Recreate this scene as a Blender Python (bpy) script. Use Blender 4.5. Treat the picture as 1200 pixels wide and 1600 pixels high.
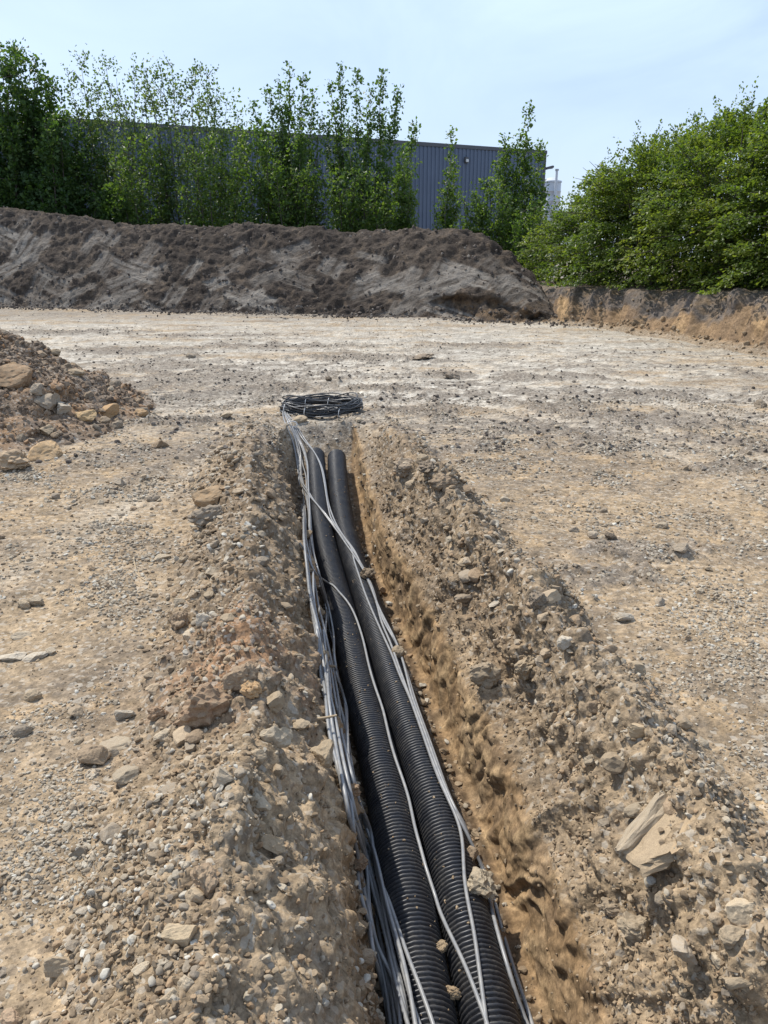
import bpy, bmesh, math, random
import numpy as np
from mathutils import Vector, Matrix, Euler

# ------------------------------------------------------------------ scene, camera, sky, sun
for o in list(bpy.data.objects):
    bpy.data.objects.remove(o)
scene = bpy.context.scene
COL = scene.collection
R = math.radians
CAM_H = 1.6
PITCH = R(18.43)

cam_d = bpy.data.cameras.new('camera')
cam = bpy.data.objects.new('camera', cam_d)
COL.objects.link(cam)
cam.location = (0, 0, CAM_H)
cam.rotation_euler = (R(90) - PITCH, 0, 0)
cam_d.sensor_fit = 'HORIZONTAL'
cam_d.sensor_width = 36
cam_d.lens = 36
cam_d.clip_start = 0.02
cam_d.clip_end = 3000
scene.camera = cam

SUN_EL, SUN_AZ = R(56), R(-48)           # azimuth measured from +Y, negative = to the left
sun_vec = Vector((math.sin(SUN_AZ) * math.cos(SUN_EL), math.cos(SUN_AZ) * math.cos(SUN_EL), math.sin(SUN_EL)))
sun_d = bpy.data.lights.new('sun', 'SUN')
sun_d.energy = 4.2
sun_d.angle = R(0.9)
sun_d.color = (1.0, 0.95, 0.87)
sun = bpy.data.objects.new('sun', sun_d)
COL.objects.link(sun)
sun.rotation_euler = sun_vec.to_track_quat('Z', 'Y').to_euler()

world = bpy.data.worlds.new('World')
scene.world = world
world.use_nodes = True
wn, wl = world.node_tree.nodes, world.node_tree.links
wn.clear()
sky = wn.new('ShaderNodeTexSky')
sky.sky_type = 'NISHITA'
sky.sun_disc = False
sky.sun_elevation = SUN_EL
sky.sun_rotation = SUN_AZ
sky.air_density = 1.0
sky.dust_density = 1.6
sky.ozone_density = 1.2
tc = wn.new('ShaderNodeTexCoord')
mp = wn.new('ShaderNodeMapping')
mp.inputs['Scale'].default_value = (1.5, 1.5, 3.0)
mp.inputs['Rotation'].default_value = (0.0, 0.25, 0.3)
nz = wn.new('ShaderNodeTexNoise')
nz.inputs['Scale'].default_value = 2.1
nz.inputs['Detail'].default_value = 8
nz.inputs['Roughness'].default_value = 0.55
nz.inputs['Distortion'].default_value = 0.6
rmp = wn.new('ShaderNodeMapRange')
rmp.inputs['From Min'].default_value = 0.36
rmp.inputs['From Max'].default_value = 0.72
rmp.inputs['To Min'].default_value = 0.34
rmp.inputs['To Max'].default_value = 0.92
mixc = wn.new('ShaderNodeMix')
mixc.data_type = 'RGBA'
mixc.inputs[7].default_value = (5.1, 6.4, 8.7, 1)
bg = wn.new('ShaderNodeBackground')
bg.inputs['Strength'].default_value = 0.125
wo = wn.new('ShaderNodeOutputWorld')
wl.new(tc.outputs['Generated'], mp.inputs['Vector'])
wl.new(mp.outputs['Vector'], nz.inputs['Vector'])
wl.new(nz.outputs['Fac'], rmp.inputs['Value'])
wl.new(rmp.outputs['Result'], mixc.inputs[0])
wl.new(sky.outputs['Color'], mixc.inputs[6])
wl.new(mixc.outputs[2], bg.inputs['Color'])
wl.new(bg.outputs['Background'], wo.inputs['Surface'])

scene.view_settings.view_transform = 'Standard'
scene.view_settings.look = 'None'
scene.view_settings.gamma = 1
scene.view_settings.exposure = 0.32
scene.view_settings.use_curve_mapping = False
scene.render.engine = 'CYCLES'
scene.cycles.max_bounces = 6
scene.cycles.transparent_max_bounces = 4

# ------------------------------------------------------------------ helpers
rng = np.random.default_rng(7)
random.seed(7)
cp, sp = math.cos(PITCH), math.sin(PITCH)


def ray(px, py):
    """direction, in the place, of the sight line through a photo point"""
    a, b = (px - 600) / 1200, (800 - py) / 1200
    return np.array([a, cp + b * sp, -sp + b * cp])


def at(px, py, Y):
    d = ray(px, py)
    return np.array([0, 0, CAM_H]) + d * (Y / d[1])


def atz(px, py, z):
    d = ray(px, py)
    return np.array([0, 0, CAM_H]) + d * ((z - CAM_H) / d[2])


def proj(P):
    dz = P[:, 2] - CAM_H
    d = P[:, 1] * cp - dz * sp
    v = P[:, 1] * sp + dz * cp
    d = np.where(d < 0.05, np.nan, d)
    return 600 + 1200 * P[:, 0] / d, 800 - 1200 * v / d, d


def sm(x, a, b):
    t = np.clip((np.asarray(x, dtype=float) - a) / (b - a), 0, 1)
    return t * t * (3 - 2 * t)


_G = rng.normal(size=(256, 3)).astype(np.float32)
_G /= np.linalg.norm(_G, axis=1)[:, None]
_R = rng.random((256, 4)).astype(np.float32)


def _hash(ix, iy, iz, seed):
    h = ix.astype(np.uint32) * np.uint32(374761393) + iy.astype(np.uint32) * np.uint32(668265263) \
        + iz.astype(np.uint32) * np.uint32(2246822519) + np.uint32(seed * 3266489 + 17)
    h = (h ^ (h >> np.uint32(13))) * np.uint32(1274126177)
    h = h ^ (h >> np.uint32(16))
    return (h & np.uint32(255)).astype(np.int32)


def perlin(P, seed=0):
    P = np.asarray(P, dtype=np.float32)
    I = np.floor(P)
    F = P - I
    I = I.astype(np.int64)
    U = F * F * F * (F * (F * 6 - 15) + 10)
    out = np.zeros(len(P), dtype=np.float32)
    for dx in (0, 1):
        wx = U[:, 0] if dx else 1 - U[:, 0]
        for dy in (0, 1):
            wy = U[:, 1] if dy else 1 - U[:, 1]
            for dz in (0, 1):
                wz = U[:, 2] if dz else 1 - U[:, 2]
                g = _G[_hash(I[:, 0] + dx, I[:, 1] + dy, I[:, 2] + dz, seed)]
                out += wx * wy * wz * (g[:, 0] * (F[:, 0] - dx) + g[:, 1] * (F[:, 1] - dy) + g[:, 2] * (F[:, 2] - dz))
    return out * 1.5


def fbm(P, octv=4, seed=0, gain=0.5):
    o, a, s = 0, 1.0, 1.0
    for k in range(octv):
        o = o + a * perlin(np.asarray(P) * s, seed + k)
        s *= 2.03
        a *= gain
    return o


def lumps(P, seed=0, prob=0.5, rmin=0.2, rmax=0.62):
    """embedded stones: height of a field of half-sunk balls, one per cell at most"""
    P = np.asarray(P, dtype=np.float32)
    I = np.floor(P).astype(np.int64)
    best = np.zeros(len(P), dtype=np.float32)
    for dx in (-1, 0, 1):
        for dy in (-1, 0, 1):
            for dz in (-1, 0, 1):
                J0, J1, J2 = I[:, 0] + dx, I[:, 1] + dy, I[:, 2] + dz
                h = _hash(J0, J1, J2, seed)
                r = _R[h]
                ex = P[:, 0] - J0 - r[:, 0]
                ey = P[:, 1] - J1 - r[:, 1]
                ez = P[:, 2] - J2 - r[:, 2]
                u = _R[(h * 7 + 31) & 255]
                rad = np.where(u[:, 0] < prob, rmin + (rmax - rmin) * u[:, 1] ** 2, 0)
                q = rad * rad - (ex * ex + ey * ey + ez * ez)
                np.maximum(best, np.sqrt(np.maximum(q, 0)), out=best)
    return best


def set_props(o, label=None, cat=None, group=None, kind=None):
    if label: o['label'] = label
    if cat: o['category'] = cat
    if group: o['group'] = group
    if kind: o['kind'] = kind
    return o


def link(name, me, mat=None, parent=None, loc=None):
    o = bpy.data.objects.new(name, me)
    COL.objects.link(o)
    if mat is not None and me is not None and len(me.materials) == 0:
        me.materials.append(mat)
    if parent is not None:
        o.parent = parent
    if loc is not None:
        o.location = loc
    return o


def empty(name, loc=(0, 0, 0), rz=0):
    o = bpy.data.objects.new(name, None)
    COL.objects.link(o)
    o.location = tuple(float(v) for v in loc)
    o.rotation_euler = (0, 0, rz)
    o.empty_display_size = 0.2
    return o


def np_mesh(name, V, F, smooth=True):
    """F: (n,3) or (n,4) int array"""
    me = bpy.data.meshes.new(name)
    V = np.ascontiguousarray(V, dtype=np.float32)
    F = np.ascontiguousarray(F, dtype=np.int32)
    n, k = F.shape
    me.vertices.add(len(V))
    me.vertices.foreach_set('co', V.ravel())
    me.loops.add(n * k)
    me.loops.foreach_set('vertex_index', F.ravel())
    me.polygons.add(n)
    me.polygons.foreach_set('loop_start', np.arange(0, n * k, k, dtype=np.int32))
    me.polygons.foreach_set('loop_total', np.full(n, k, dtype=np.int32))
    me.polygons.foreach_set('use_smooth', np.full(n, smooth, dtype=bool))
    me.update(calc_edges=True)
    return me


def grid_faces(nr, nc, wrap=False):
    idx = np.arange(nr * nc).reshape(nr, nc)
    if wrap:
        idx = np.concatenate([idx, idx[:, :1]], axis=1)
    a, b, c, d = idx[:-1, :-1], idx[:-1, 1:], idx[1:, 1:], idx[1:, :-1]
    return np.stack([a, b, c, d], -1).reshape(-1, 4)


def add_attr(me, name, data, typ='FLOAT_COLOR'):
    at_ = me.attributes.new(name, typ, 'POINT')
    if typ == 'FLOAT_COLOR':
        data = np.concatenate([data, np.ones((len(data), 1))], 1)
        at_.data.foreach_set('color', np.ascontiguousarray(data, dtype=np.float32).ravel())
    elif typ == 'FLOAT_VECTOR':
        at_.data.foreach_set('vector', np.ascontiguousarray(data, dtype=np.float32).ravel())
    else:
        at_.data.foreach_set('value', np.ascontiguousarray(data, dtype=np.float32).ravel())


def grid_normals(P):
    du = np.gradient(P, axis=1)
    dv = np.gradient(P, axis=0)
    n = np.cross(du, dv)
    l = np.linalg.norm(n, axis=2, keepdims=True)
    return n / np.maximum(l, 1e-9)


def tube(path, rad, sides=8, cap=True, V0=0):
    """verts, faces of a tube along path (n,3); rad scalar or (n,)"""
    path = np.asarray(path, dtype=float)
    n = len(path)
    rad = np.broadcast_to(np.asarray(rad, dtype=float), (n,))
    T = np.gradient(path, axis=0)
    T /= np.maximum(np.linalg.norm(T, axis=1, keepdims=True), 1e-9)
    ref = np.array([0.0, 0, 1]) if abs(T[:, 2]).mean() < 0.8 else np.array([1.0, 0, 0])
    A = np.cross(T, ref)
    A /= np.maximum(np.linalg.norm(A, axis=1, keepdims=True), 1e-9)
    B = np.cross(A, T)
    th = np.linspace(0, 2 * np.pi, sides, endpoint=False)
    V = path[:, None, :] + rad[:, None, None] * (np.cos(th)[None, :, None] * A[:, None, :] + np.sin(th)[None, :, None] * B[:, None, :])
    return V.reshape(-1, 3), grid_faces(n, sides, True) + V0


def tubes_mesh(name, items, sides=6):
    VV, FF, k = [], [], 0
    for path, rad in items:
        v, f = tube(path, rad, sides, V0=k)
        VV.append(v); FF.append(f); k += len(v)
    return np_mesh(name, np.concatenate(VV), np.concatenate(FF))


def box_mesh(name, boxes, bevel=0.0):
    bm = bmesh.new()
    for (c, s) in boxes:
        g = bmesh.ops.create_cube(bm, size=1.0)
        bmesh.ops.scale(bm, vec=s, verts=g['verts'])
        bmesh.ops.translate(bm, vec=c, verts=g['verts'])
    if bevel:
        bmesh.ops.bevel(bm, geom=bm.edges[:], offset=bevel, segments=2, affect='EDGES')
    me = bpy.data.meshes.new(name)
    bm.to_mesh(me); bm.free()
    return me


def spline(P, n):
    """Catmull-Rom through P, n samples spread by arc length"""
    P = np.asarray(P, dtype=float)
    Q = np.concatenate([[2 * P[0] - P[1]], P, [2 * P[-1] - P[-2]]])
    out = []
    for i in range(1, len(Q) - 2):
        p0, p1, p2, p3 = Q[i - 1:i + 3]
        t = np.linspace(0, 1, 14, endpoint=False)[:, None]
        out.append(0.5 * (2 * p1 + (p2 - p0) * t + (2 * p0 - 5 * p1 + 4 * p2 - p3) * t ** 2 + (3 * p1 - p0 - 3 * p2 + p3) * t ** 3))
    out = np.concatenate(out + [P[-1:]])
    s = np.concatenate([[0], np.cumsum(np.linalg.norm(np.diff(out, axis=0), axis=1))])
    q = np.linspace(0, s[-1], n)
    return np.stack([np.interp(q, s, out[:, k]) for k in range(3)], 1)


# ------------------------------------------------------------------ materials
class M:
    """small node-tree builder"""
    def __init__(self, name, rough=0.9, spec=0.2):
        self.m = bpy.data.materials.new(name)
        self.m.use_nodes = True
        self.n = self.m.node_tree.nodes
        self.l = self.m.node_tree.links
        self.b = self.n['Principled BSDF']
        self.b.inputs['Roughness'].default_value = rough
        self.b.inputs['Specular IOR Level'].default_value = spec
        self.tc = self.n.new('ShaderNodeTexCoord')
        self.coord = self.tc.outputs['Object']

    def noise(self, scale, detail=4, rough=0.55, dist=0.0, vec=None):
        t = self.n.new('ShaderNodeTexNoise')
        t.inputs['Scale'].default_value = scale
        t.inputs['Detail'].default_value = detail
        t.inputs['Roughness'].default_value = rough
        t.inputs['Distortion'].default_value = dist
        self.l.new(vec if vec is not None else self.coord, t.inputs['Vector'])
        return t.outputs['Fac']

    def voro(self, scale, feature='F1', out='Distance', vec=None):
        t = self.n.new('ShaderNodeTexVoronoi')
        t.feature = feature
        t.inputs['Scale'].default_value = scale
        self.l.new(vec if vec is not None else self.coord, t.inputs['Vector'])
        return t.outputs[out]

    def mapping(self, scale=(1, 1, 1), rot=(0, 0, 0), vec=None):
        t = self.n.new('ShaderNodeMapping')
        t.inputs['Scale'].default_value = scale
        t.inputs['Rotation'].default_value = rot
        self.l.new(vec if vec is not None else self.coord, t.inputs['Vector'])
        return t.outputs['Vector']

    def attr(self, name, out='Color'):
        t = self.n.new('ShaderNodeAttribute')
        t.attribute_name = name
        return t.outputs[out]

    def rng(self, v, a, b, c=0.0, d=1.0):
        t = self.n.new('ShaderNodeMapRange')
        for k, x in zip(('From Min', 'From Max', 'To Min', 'To Max'), (a, b, c, d)):
            t.inputs[k].default_value = x
        self.l.new(v, t.inputs['Value'])
        return t.outputs['Result']

    def _in(self, sock, v):
        if isinstance(v, (tuple, list)):
            sock.default_value = tuple(v) + ((1,) if len(v) == 3 else ())
        elif isinstance(v, (int, float)):
            sock.default_value = v
        else:
            self.l.new(v, sock)

    def mix(self, f, a, b, mode='MIX'):
        t = self.n.new('ShaderNodeMix')
        t.data_type = 'RGBA'
        t.blend_type = mode
        self._in(t.inputs[0], f); self._in(t.inputs[6], a); self._in(t.inputs[7], b)
        return t.outputs[2]

    def math(self, op, a, b=0.0):
        t = self.n.new('ShaderNodeMath')
        t.operation = op
        self._in(t.inputs[0], a); self._in(t.inputs[1], b)
        return t.outputs[0]

    def ramp(self, v, stops):
        t = self.n.new('ShaderNodeValToRGB')
        e = t.color_ramp.elements
        while len(e) < len(stops):
            e.new(0.5)
        for el, (p, c) in zip(e, stops):
            el.position = p
            el.color = tuple(c) + (1,)
        self.l.new(v, t.inputs['Fac'])
        return t.outputs['Color']

    def color(self, v):
        self._in(self.b.inputs['Base Color'], v)

    def bump(self, h, strength=0.5, dist=0.01, prev=None):
        t = self.n.new('ShaderNodeBump')
        t.inputs['Strength'].default_value = strength
        t.inputs['Distance'].default_value = dist
        self.l.new(h, t.inputs['Height'])
        if prev is not None:
            self.l.new(prev, t.inputs['Normal'])
        self.l.new(t.outputs['Normal'], self.b.inputs['Normal'])
        return t.outputs['Normal']


def mat_ground():
    m = M('soil', 0.95, 0.12)
    base = m.attr('soil')
    n1 = m.noise(26, 6, 0.65)
    n2 = m.noise(120, 4, 0.7)
    v = m.rng(n1, 0.3, 0.7, 0.64, 1.34)
    v2 = m.rng(n2, 0.25, 0.75, 0.7, 1.3)
    c = m.mix(1.0, base, v, 'MULTIPLY')
    c = m.mix(1.0, c, v2, 'MULTIPLY')
    n0 = m.noise(6.5, 8, 0.72)
    c = m.mix(1.0, c, m.rng(n0, 0.3, 0.7, 0.66, 1.30), 'MULTIPLY')
    cell = m.voro(55, out='Color')
    sep = m.n.new('ShaderNodeSeparateColor')
    m.l.new(cell, sep.inputs[0])
    keep = m.math('SUBTRACT', 1.0, m.attr('cut', 'Fac'))
    f = m.math('MULTIPLY', m.rng(sep.outputs[0], 0.8, 0.92, 0, 0.45), keep)
    c = m.mix(f, c, (0.46, 0.42, 0.35))
    f2 = m.math('MULTIPLY', m.rng(sep.outputs[1], 0.86, 0.95, 0, 0.5), keep)
    c = m.mix(f2, c, (0.14, 0.115, 0.09))
    m.color(c)
    h1 = m.voro(60)
    h1 = m.rng(h1, 0.0, 0.7, 1, 0)
    kb = m.rng(keep, 0, 1, 0.35, 1)
    p = m.bump(m.math('MULTIPLY', h1, kb), 0.5, 0.006)
    p = m.bump(m.math('MULTIPLY', n1, kb), 0.55, 0.014, p)
    m.bump(m.math('MULTIPLY', n2, kb), 0.6, 0.004, p)
    return m.m


def mat_rock():
    m = M('stone', 0.88, 0.2)
    oi = m.n.new('ShaderNodeObjectInfo')
    m.l.new(oi.outputs['Location'], oi.inputs[0]) if False else None
    n1 = m.noise(9, 5, 0.6)
    n2 = m.noise(60, 5, 0.7)
    c = m.mix(m.rng(n1, 0.35, 0.65, 0.12, 0.72), oi.outputs['Color'], (0.34, 0.26, 0.17))
    c = m.mix(1.0, c, m.rng(n2, 0.25, 0.75, 0.58, 1.36), 'MULTIPLY')
    c = m.mix(1.0, c, m.rng(oi.outputs['Random'], 0, 1, 0.82, 1.18), 'MULTIPLY')
    m.color(c)
    p = m.bump(n1, 0.5, 0.004)
    m.bump(n2, 0.7, 0.0012, p)
    return m.m


def mat_pebble(name, stops, bumpy=0.5):
    m = M(name, 0.9, 0.15)
    oi = m.n.new('ShaderNodeObjectInfo')
    c = m.ramp(oi.outputs['Random'], stops)
    n2 = m.noise(2.4, 4, 0.7)
    c = m.mix(1.0, c, m.rng(n2, 0.25, 0.75, 0.7, 1.3), 'MULTIPLY')
    m.color(c)
    return m.m


def mat_plain(name, col, rough=0.5, spec=0.5, metal=0.0, vary=0.0, scale=8):
    m = M(name, rough, spec)
    m.b.inputs['Metallic'].default_value = metal
    if vary:
        n = m.noise(scale, 5, 0.6)
        m.color(m.mix(1.0, col, m.rng(n, 0.3, 0.7, 1 - vary, 1 + vary), 'MULTIPLY'))
    else:
        m.color(col)
    return m.m


def mat_leaf(name, dark, mid, lite, trans=0.45, rough=0.45):
    m = M(name, rough, 0.35)
    r = m.attr('rnd', 'Fac')
    c = m.ramp(r, [(0.0, dark), (0.5, mid), (1.0, lite)])
    m.color(c)
    tr = m.n.new('ShaderNodeBsdfTranslucent')
    tcol = m.mix(1.0, c, (1.55, 1.6, 0.55), 'MULTIPLY')
    m.l.new(tcol, tr.inputs['Color'])
    mx = m.n.new('ShaderNodeMixShader')
    mx.inputs[0].default_value = trans
    m.l.new(m.b.outputs[0], mx.inputs[1])
    m.l.new(tr.outputs[0], mx.inputs[2])
    out = [n for n in m.n if n.type == 'OUTPUT_MATERIAL'][0]
    m.l.new(mx.outputs[0], out.inputs['Surface'])
    return m.m


def mat_duct():
    m = M('black_plastic', 0.42, 0.5)
    n = m.noise(14, 6, 0.7)
    n2 = m.noise(90, 3, 0.7)
    f = m.math('MULTIPLY', m.rng(n, 0.40, 0.72, 0.03, 0.6), m.rng(n2, 0.35, 0.7, 0.1, 1.0))
    m.color(m.mix(f, (0.02, 0.021, 0.025), (0.14, 0.125, 0.10)))
    m.l.new(m.rng(f, 0, 0.4, 0.38, 0.65), m.b.inputs['Roughness'])
    return m.m


def mat_cable(name='grey_cable_sheath', a=(0.21, 0.215, 0.22), b=(0.36, 0.345, 0.31)):
    m = M(name, 0.34, 0.5)
    n = m.noise(30, 5, 0.7)
    m.color(m.mix(m.rng(n, 0.4, 0.75, 0.05, 0.6), a, b))
    m.l.new(m.rng(n, 0.35, 0.75, 0.27, 0.5), m.b.inputs['Roughness'])
    return m.m


def mat_mound():
    m = M('dark_topsoil', 0.95, 0.12)
    base = m.attr('soil')
    uv = m.attr('face', 'Vector')
    n1 = m.noise(5, 7, 0.7)
    n2 = m.noise(22, 4, 0.7)
    c = m.mix(1.0, base, m.rng(n1, 0.3, 0.7, 0.62, 1.38), 'MULTIPLY')
    c = m.mix(1.0, c, m.rng(n2, 0.3, 0.7, 0.68, 1.32), 'MULTIPLY')
    sme = m.n.new('ShaderNodeSeparateColor')
    m.l.new(m.attr('smear'), sme.inputs[0])
    bumps = None
    for k, ang in enumerate((28, -22, 62)):
        st = m.noise(1.0, 3, 0.6, vec=m.mapping((0.6, 5.5, 1), (0, 0, 0), m.mapping((1, 1, 1), (0, 0, R(-ang)), uv)))
        f = m.math('MULTIPLY', m.math('MULTIPLY', sme.outputs[k], m.rng(n1, 0.32, 0.5, 0.35, 1.0)), m.rng(st, 0.4, 0.58, 0.12, 1.0))
        c = m.mix(f, c, (0.285, 0.256, 0.218))
        hh = m.math('MULTIPLY', st, sme.outputs[k])
        bumps = m.bump(hh, 0.6, 0.08, bumps)
    m.color(c)
    p = m.bump(n1, 0.9, 0.14, bumps)
    m.bump(n2, 0.8, 0.05, p)
    return m.m


MAT = {
    'cable_coil': mat_cable('black_cable_sheath', (0.03, 0.032, 0.035), (0.13, 0.125, 0.115)),
    'ground': mat_ground(), 'rock': mat_rock(), 'duct': mat_duct(), 'cable': mat_cable(), 'mound': mat_mound(),
    'gravel': mat_pebble('gravel', [(0.0, (0.20, 0.165, 0.125)), (0.25, (0.29, 0.24, 0.175)), (0.6, (0.36, 0.305, 0.225)),
                                    (0.9, (0.40, 0.36, 0.29)), (1.0, (0.50, 0.47, 0.40))]),
    'crumb': mat_pebble('soil_crumb', [(0.0, (0.16, 0.118, 0.076)), (0.4, (0.235, 0.175, 0.113)), (0.8, (0.32, 0.245, 0.16)),
                                       (1.0, (0.29, 0.195, 0.115))]),
    'heapcrumb': mat_pebble('heap_crumb', [(0.0, (0.12, 0.09, 0.065)), (0.5, (0.20, 0.15, 0.105)), (0.85, (0.27, 0.21, 0.15)), (1.0, (0.28, 0.16, 0.08))]),
    'darkcrumb': mat_pebble('dark_crumb', [(0.0, (0.06, 0.05, 0.042)), (0.6, (0.12, 0.10, 0.085)), (1.0, (0.22, 0.19, 0.155))]),
    'tie': mat_plain('pale_nylon', (0.62, 0.62, 0.6), 0.5),
    'tape': mat_plain('grey_tape', (0.4, 0.4, 0.39), 0.6),
    'clad': mat_plain('blue_grey_steel', (0.10, 0.126, 0.175), 0.5, 0.4, 0.0, 0.08, 0.6),
    'trim': mat_plain('dark_trim_steel', (0.085, 0.085, 0.09), 0.5, 0.4, 0.0, 0.1, 1.0),
    'white_steel': mat_plain('pale_painted_steel', (0.50, 0.53, 0.56), 0.5, 0.4, 0.0, 0.06, 1.2),
    'grey_steel': mat_plain('galvanised_steel', (0.33, 0.34, 0.35), 0.5, 0.5, 0.3, 0.1, 4),
    'lens': mat_plain('lamp_glass', (0.6, 0.6, 0.58), 0.2),
    'bark': mat_plain('bark', (0.095, 0.08, 0.062), 0.9, 0.15, 0, 0.3, 12),
    'palebark': mat_plain('pale_bark', (0.19, 0.17, 0.14), 0.9, 0.15, 0, 0.3, 12),
    'root': mat_plain('dry_root', (0.40, 0.31, 0.2), 0.9, 0.15, 0, 0.2, 40),
    'leaf_dark': mat_leaf('dark_leaves', (0.028, 0.06, 0.02), (0.058, 0.108, 0.032), (0.12, 0.175, 0.05), 0.48),
    'leaf_mid': mat_leaf('mid_green_leaves', (0.042, 0.08, 0.022), (0.085, 0.142, 0.036), (0.16, 0.215, 0.06), 0.5),
    'leaf_pale': mat_leaf('silvery_leaves', (0.055, 0.088, 0.038), (0.10, 0.148, 0.065), (0.17, 0.22, 0.11), 0.45),
    'leaf_poplar': mat_leaf('poplar_leaves', (0.04, 0.08, 0.028), (0.078, 0.135, 0.042), (0.15, 0.21, 0.07), 0.48),
    'leaf_hedge': mat_leaf('hornbeam_leaves', (0.04, 0.076, 0.018), (0.105, 0.152, 0.034), (0.215, 0.245, 0.055), 0.52, 0.4),
    'grass': mat_leaf('grass_blades', (0.05, 0.09, 0.02), (0.085, 0.14, 0.03), (0.15, 0.2, 0.05), 0.4),
}

# ------------------------------------------------------------------ course of the ducts and of the trench
def zduct(D):
    return -0.54 + 0.30 * float(sm(D, 4.4, 7.4))


def trace(pts):
    out = []
    for px, py in pts:
        D = 3.0
        for _ in range(30):
            p = atz(px, py, zduct(D))
            D = 0.5 * D + 0.5 * p[1]
        out.append(atz(px, py, zduct(D)))
    return np.array(out)


duct_l = trace([(677, 1610), (650, 1450), (632, 1350), (606, 1250), (595, 1200), (570, 1100), (534, 950), (507, 850), (499, 800), (494, 740), (493, 712)])
duct_r = trace([(760, 1610), (729, 1450), (703, 1350), (675, 1250), (661, 1200), (625, 1100), (576, 950), (542, 850), (533, 800), (527, 740), (526, 715)])
DR = 0.089


def smooth_course(P, n=900):
    P = np.array(P)
    back = P[0] + (P[0] - P[2]) / np.linalg.norm(P[0] - P[2]) * 2.6
    back[2] = P[0][2]
    y = np.concatenate([[back[1]], P[:, 1]])
    x = np.concatenate([[back[0]], P[:, 0]])
    z = np.concatenate([[back[2]], P[:, 2]])
    yy = np.linspace(y[0], y[-1], n)
    xx, zz = np.interp(yy, y, x), np.interp(yy, y, z)
    k = np.hanning(141); k /= k.sum()
    def f(a):
        pad = np.concatenate([2 * a[0] - a[70:0:-1], a, 2 * a[-1] - a[-2:-72:-1]])
        return np.convolve(pad, k, 'valid')
    return np.stack([f(xx), yy, f(zz)], 1)


CL, CR = smooth_course(duct_l), smooth_course(duct_r)
# keep the two ducts from running through each other
gap = np.interp(CL[:, 1], CR[:, 1], CR[:, 0]) - CL[:, 0]
CL[:, 0] -= np.maximum(0, 2 * DR + 0.006 - gap) * 0.5
gap = CR[:, 0] - np.interp(CR[:, 1], CL[:, 1], CL[:, 0])
CR[:, 0] += np.maximum(0, 2 * DR + 0.006 - gap)


def axis_x(y):
    y = np.asarray(y, dtype=float)
    yy = CL[:, 1]
    xx = 0.5 * (CL[:, 0] + np.interp(yy, CR[:, 1], CR[:, 0]))
    v = np.interp(y, yy, xx)
    v = np.where(y < yy[0], xx[0] + (y - yy[0]) * (xx[40] - xx[0]) / (yy[40] - yy[0]), v)
    return v


# ------------------------------------------------------------------ the ground, one sheet with the trench dug into it
def cnz(Q, seed):
    return perlin(Q * [0.8, 0.8, 0.5] + [seed, 0, 0], 52)


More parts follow.
